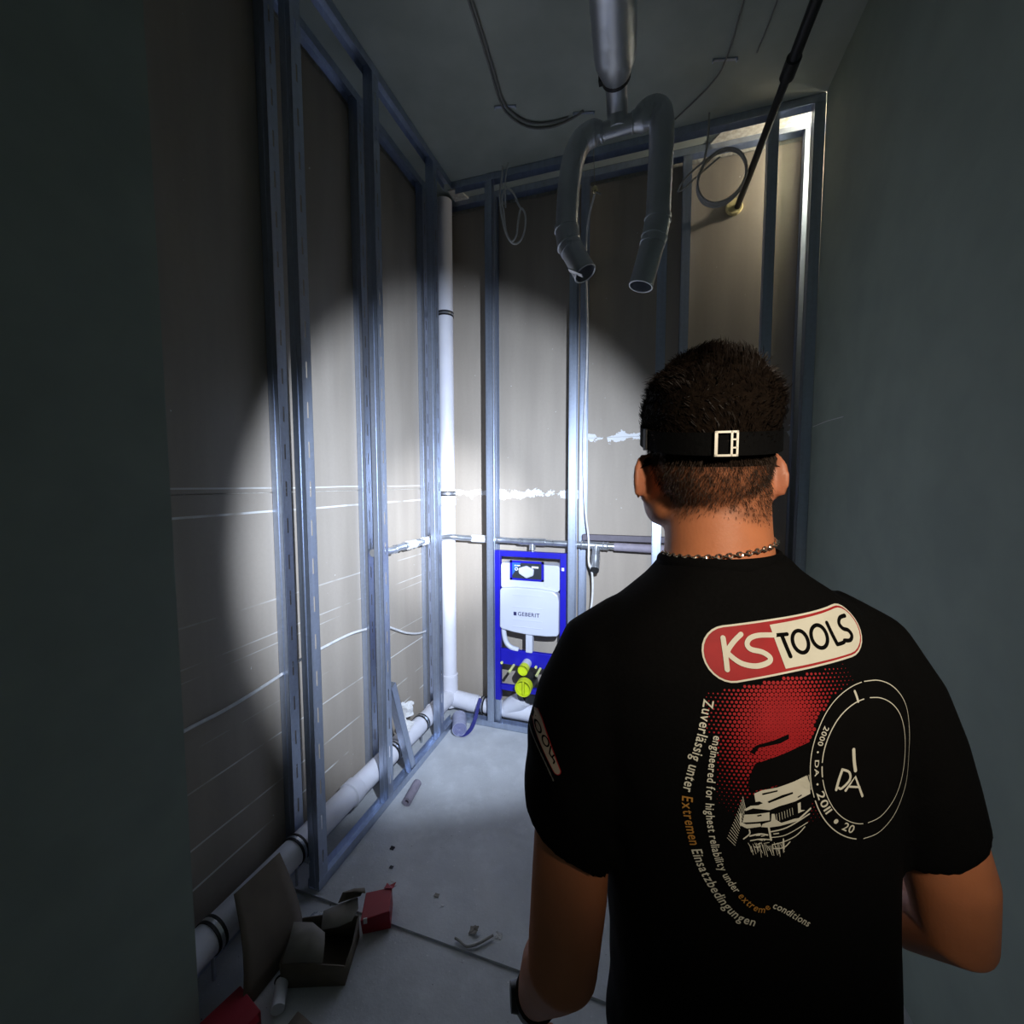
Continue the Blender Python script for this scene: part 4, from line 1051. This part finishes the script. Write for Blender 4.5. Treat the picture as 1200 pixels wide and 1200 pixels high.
def oval(cx, cy, rx, ry, rot, n=20): return [(cx+rx*math.cos(2*PI*i/n)*math.cos(rot)-ry*math.sin(2*PI*i/n)*math.sin(rot), cy+rx*math.cos(2*PI*i/n)*math.sin(rot)+ry*math.sin(2*PI*i/n)*math.cos(rot)) for i in range(n)]
tl = merge([ribbon(z6([(648,306),(690,302),(738,298)]),4.2), ribbon(z6([(702,302),(722,370),(742,434)]),4.4), ribbon(z6(oval(822,345,52,68,-.2)),4.2,2,True), ribbon(z6(oval(958,318,56,70,-.2)),4.2,2,True),
            ribbon(z6([(1032,238),(1056,310),(1080,372)]),4.2), ribbon(z6([(1080,372),(1108,368),(1132,362)]),4.2), ribbon(z6([(1200,212),(1150,218),(1128,250),(1150,282),(1190,296),(1208,328),(1185,354),(1140,352)]),4.2,4)])
lay('logo_letters', None, M_pblack, .0020, tri=tl, label='black letters TOOLS')
# red halftone behind the car
dots = []
random.seed(3)
row = 0; y = 776.0
while y < 1000:
    x = 822.0+(2.5 if row % 2 else 0)
    while x < 1000:
        dx, dy = (x-905)/84.0, (y-846)/98.0
        q = math.hypot(dx, dy)
        lim = 762+ (1000-x)*.165+10
        r = 2.9*(1-ss(.10, 1.50, q))
        bx, by = (x-1012)/78.0, (y-888)/95.0
        if y < 796-(x-855)*.185+3: r = 0
        if bx*bx+by*by < 1.0: r = 0
        if x < 832+ (y-850)*.02 and y > 850: r = 0
        if y > 960: r *= .6
        if r > .35: dots.append([(x+r*math.cos(PI*k/3), y+r*math.sin(PI*k/3)) for k in range(6)])
        x += 5.0
    y += 4.33; row += 1
lay('halftone_print', dots, M_pred, .0006, kind='stuff', label='red halftone dots fading to black')
# the car front
lay('car_dark', [zt([(360,150),(420,90),(560,48),(690,-4),(692,36),(620,72),(440,112),(400,170)]),
                 zt([(410,252),(640,168),(760,118),(905,58),(905,330),(640,430),(470,475),(385,495),(352,430),(388,300)]),
                 zt([(300,660),(335,560),(640,425),(900,325),(915,650),(880,830),(720,1030),(470,1140),(350,990),(285,900)])], M_pblack, .0009)
car = [zt([(405,510),(470,480),(600,455),(760,400),(850,360),(885,430),(890,520),(760,580),(620,620),(540,655),(400,640),(340,665),(330,650),(420,590)]),
       zt([(330,700),(440,690),(540,675),(548,750),(440,765),(320,775)]), zt([(560,690),(585,690),(600,745),(650,775),(760,740),(800,735),(900,640),(905,655),(800,760),(640,805),(545,820),(480,815),(490,785),(560,760)]),
       zt([(290,690),(310,690),(310,770),(350,790),(470,780),(480,810),(360,830),(300,800)]), zt([(780,600),(806,590),(812,660),(850,665),(790,690)])]
lay('car_print', car, M_pwhite, .0013, label='cream stencil of a car front')
cd = [zt([(470,505),(600,475),(600,488),(475,520)]), zt([(520,575),(640,520),(730,495),(735,510),(640,545),(530,590)]), zt([(640,530),(690,512),(692,522),(645,540)]), zt([(775,540),(810,520),(812,530),(780,548)]), zt([(370,590),(450,575),(480,590),(440,610),(380,615)]), zt([(435,700),(470,692),(475,705),(440,712)])]
lay('car_shade', cd, M_pblack, .0017)
bars = [ribbon(zt([(600+22*i,690-9*i),(612+22*i,760-10*i)]), .5, smooth=False) for i in range(7)]
bars += [ribbon(zt([(560,860),(700,820),(890,700)]), 1.6), ribbon(zt([(575,915),(700,890),(880,780)]), 1.1), ribbon(zt([(590,985),(680,960),(790,900),(860,820)]), 1.2), ribbon(zt([(600,1025),(690,1015),(740,960)]), 1.4), ribbon(zt([(680,930),(695,1030)]), 1.5), ribbon(zt([(545,820),(575,940)]), 2.2), ribbon(zt([(380,840),(385,880),(340,930)]), 1.6), ribbon(zt([(390,900),(470,880),(540,890)]), 2.0), ribbon(zt([(400,945),(480,930),(560,935)]), 1.5), ribbon(zt([(590,985),(600,1025)]), 1.2)]
random.seed(8)
for i in range(16): bars.append(ribbon(zt([(180+i*9,1000-i*27+60),(300+i*4,900-i*22+140)])[:2] if False else zt([(205+7*i, 930-26*i),(275+4*i, 1000-24*i)]), .55, smooth=False))
for i in range(8): bars.append(ribbon(zt([(760+16*i,395-6*i),(840+8*i,470+2*i)]), .55, smooth=False))
for i in range(22):
    x = 380+14*i; bars.append(ribbon(zt([(x,960+random.uniform(0,40)),(x+random.uniform(20,50),1040+random.uniform(0,70))]), .6, smooth=False))
for i in range(12):
    x = random.uniform(430,600); yq = random.uniform(880,1010); bars.append(ribbon(zt([(x,yq),(x+random.uniform(10,45),yq+random.uniform(-10,10))]), random.uniform(.7,1.5), smooth=False))
lay('car_lines', None, M_pwhite, .0015, tri=merge(bars), label='cream hatching and bumper lines of the car')
# badge
lay('badge_field', [oval(1012,888,74,92,0,40)], M_pblack, .0019)
ang = lambda d0, d1, rx, ry, n=14: [(1012+rx*math.cos(math.radians(d0+(d1-d0)*i/n)), 888+ry*math.sin(math.radians(d0+(d1-d0)*i/n))) for i in range(n+1)]
rings_ = [ribbon(ang(100,155,75,93),1.3), ribbon(ang(158,262,75,93),1.0), ribbon(ang(265,452,75,93),1.0), ribbon(ang(95,168,61,74),1.0), ribbon(ang(171,180,61,74),1.4), ribbon(ang(184,262,61,74),1.2), ribbon(ang(270,448,61,74),1.0)]
lay('badge_rings', None, M_pwhite, .0023, tri=merge(rings_))
def glyphs_on(path, text, size, mats, side=1, off=.0023, width=None, bold=.012):
    """letters one after another along a path; text may be [(string, material)]"""
    P = [Vector((x,y,0)) for x,y in path]; P = smooth_path(P, 12)
    cum = [0]
    for i in range(1,len(P)): cum.append(cum[-1]+(P[i]-P[i-1]).length)
    total = ''.join(s for s,_ in text); adv = {}
    for ch in set(total):
        if ch == ' ': adv[ch] = (.32, None); continue
        v, f = text_geo(ch, 1.0, 'LEFT', bold, 1.0, 'BOTTOM_BASELINE'); xs = [q[0] for q in v]
        adv[ch] = ((max(xs)-min(xs))+.10, ([(x_-min(xs), y_) for x_, y_ in v], f))
    # keep a common baseline: measure against the capital height
    W = sum(adv[ch][0] for ch in total); sc = (cum[-1]/W) if width is None else width
    pos = 0; res = {}; gsz = sc*1.12 if size is None else size
    for s, mt in text:
        for ch in s:
            a, geo = adv[ch]; d = (pos+a/2)*sc
            i = max(1, min(len(P)-1, next((k for k in range(len(cum)) if cum[k] >= d), len(P)-1)))
            tt = (d-cum[i-1])/max(1e-6, cum[i]-cum[i-1]); c = P[i-1].lerp(P[i], tt); T = (P[i]-P[i-1]).normalized()
            U = Vector((T.y, -T.x, 0))*side        # letter up
            if geo:
                v, f = geo
                res.setdefault(mt.name, [mt, []])[1].append(([tuple((c+T*((x_-a/2+.05)*sc)+U*((y_-.26)*gsz))[:2]) for x_, y_ in v], f))
            pos += a
    for mt, parts in res.values(): lay('slogan' if len(total) > 8 else 'badge_text', None, mt, off, tri=merge(parts), kind='stuff')
glyphs_on([(823,812),(817,845),(811,875),(805,905),(802,930),(804,950),(812,985),(821,1012),(833,1036),(850,1062),(868,1080),(888,1087)], [('Zuverlässig unter ', M_pwhite), ('Extremen ', M_porange), ('Einsatzbedingungen', M_pwhite)], None, None, 1)
glyphs_on([(832,852),(828,880),(826,912),(826,942),(831,972),(839,1002),(850,1025),(864,1045),(880,1062),(894,1069),(905,1063),(920,1069),(936,1079),(952,1089)], [('engineered for highest reliability under ', M_pwhite), ('extreme ', M_porange), ('conditions', M_pwhite)], None, None, 1)
glyphs_on(ang(214,197,68,83), [('2000', M_pwhite)], 9, None, 1, .0023)
glyphs_on(ang(160,138,68,83), [('2011', M_pwhite)], 13, None, 1, .0023)
glyphs_on(ang(118,104,68,83), [('20', M_pwhite)], 14, None, 1, .0023)
glyphs_on(ang(186,172,68,83), [('DA', M_pwhite)], 7, None, 1, .0023)
lay('badge_dots', [oval(1012+68*math.cos(math.radians(d)), 888+83*math.sin(math.radians(d)), r, r, 0, 10) for d, r in ((192,1.2),(166,1.3),(127,3.0))], M_pwhite, .0023)
bl = [ribbon([(976,894),(972,905),(969,916)],3.2), ribbon([(976,893),(985,897),(986,906),(976,915),(972,914)],2.8,4), ribbon([(981,918),(993,903),(1003,927)],3.0,4,smooth=False), ribbon([(986,914),(999,916)],2.4,smooth=False), ribbon([(990,871),(991,884),(993,896)],4.0), ribbon([(992,805),(994,810),(996,817)],2.6)]
lay('badge_letter', None, M_pwhite, .0023, tri=merge(bl[0:2]), label='cream brush letter D')
lay('badge_letter', None, M_pwhite, .0023, tri=merge(bl[2:4]), label='cream brush letter A')
lay('badge_stroke', None, M_pwhite, .0023, tri=bl[4]); lay('badge_stroke', None, M_pwhite, .0023, tri=bl[5])
# sleeve print
def zs(pts): return [(603+x/12, 861+y/12) for x, y in pts]
lay('sleeve_logo_outline', [zs(stadium((345,250),(640,800),118,60))], M_pred, .0008)
lay('sleeve_logo_panel', [zs(stadium((345,250),(640,800),104,48))], plain('shaded_cream_print', (.46,.38,.31), .7), .0012)  # cream panel darkened, the sleeve's shade put into its colour
sl = merge([ribbon(zs([(320,235),(360,262)]),1.5,smooth=False), ribbon(zs([(335,250),(300,345)]),1.7,smooth=False), ribbon(zs(oval(392,362,44,60,-.1)),1.7,2,True), ribbon(zs(oval(495,468,46,62,-.1)),1.7,2,True), ribbon(zs([(565,500),(545,605)]),1.6,smooth=False), ribbon(zs([(545,605),(575,640)]),1.6,smooth=False), ribbon(zs([(610,600),(585,640),(612,680),(598,715)]),1.7)])
lay('sleeve_letters', None, M_pblack, .0016, tri=sl, label='black letters TOOLS')
M_grey = plain('grey_print', (.16,.16,.155), .7)
lay('sleeve_slogan', None, M_grey, .0008, tri=merge([ribbon(zs([(245+9*i*1.0,490+7.5*i+(i*i)*.12),(252+9*i,510+7.5*i+(i*i)*.12)]), random.uniform(.8,1.8), smooth=False) for i in range(38)]))
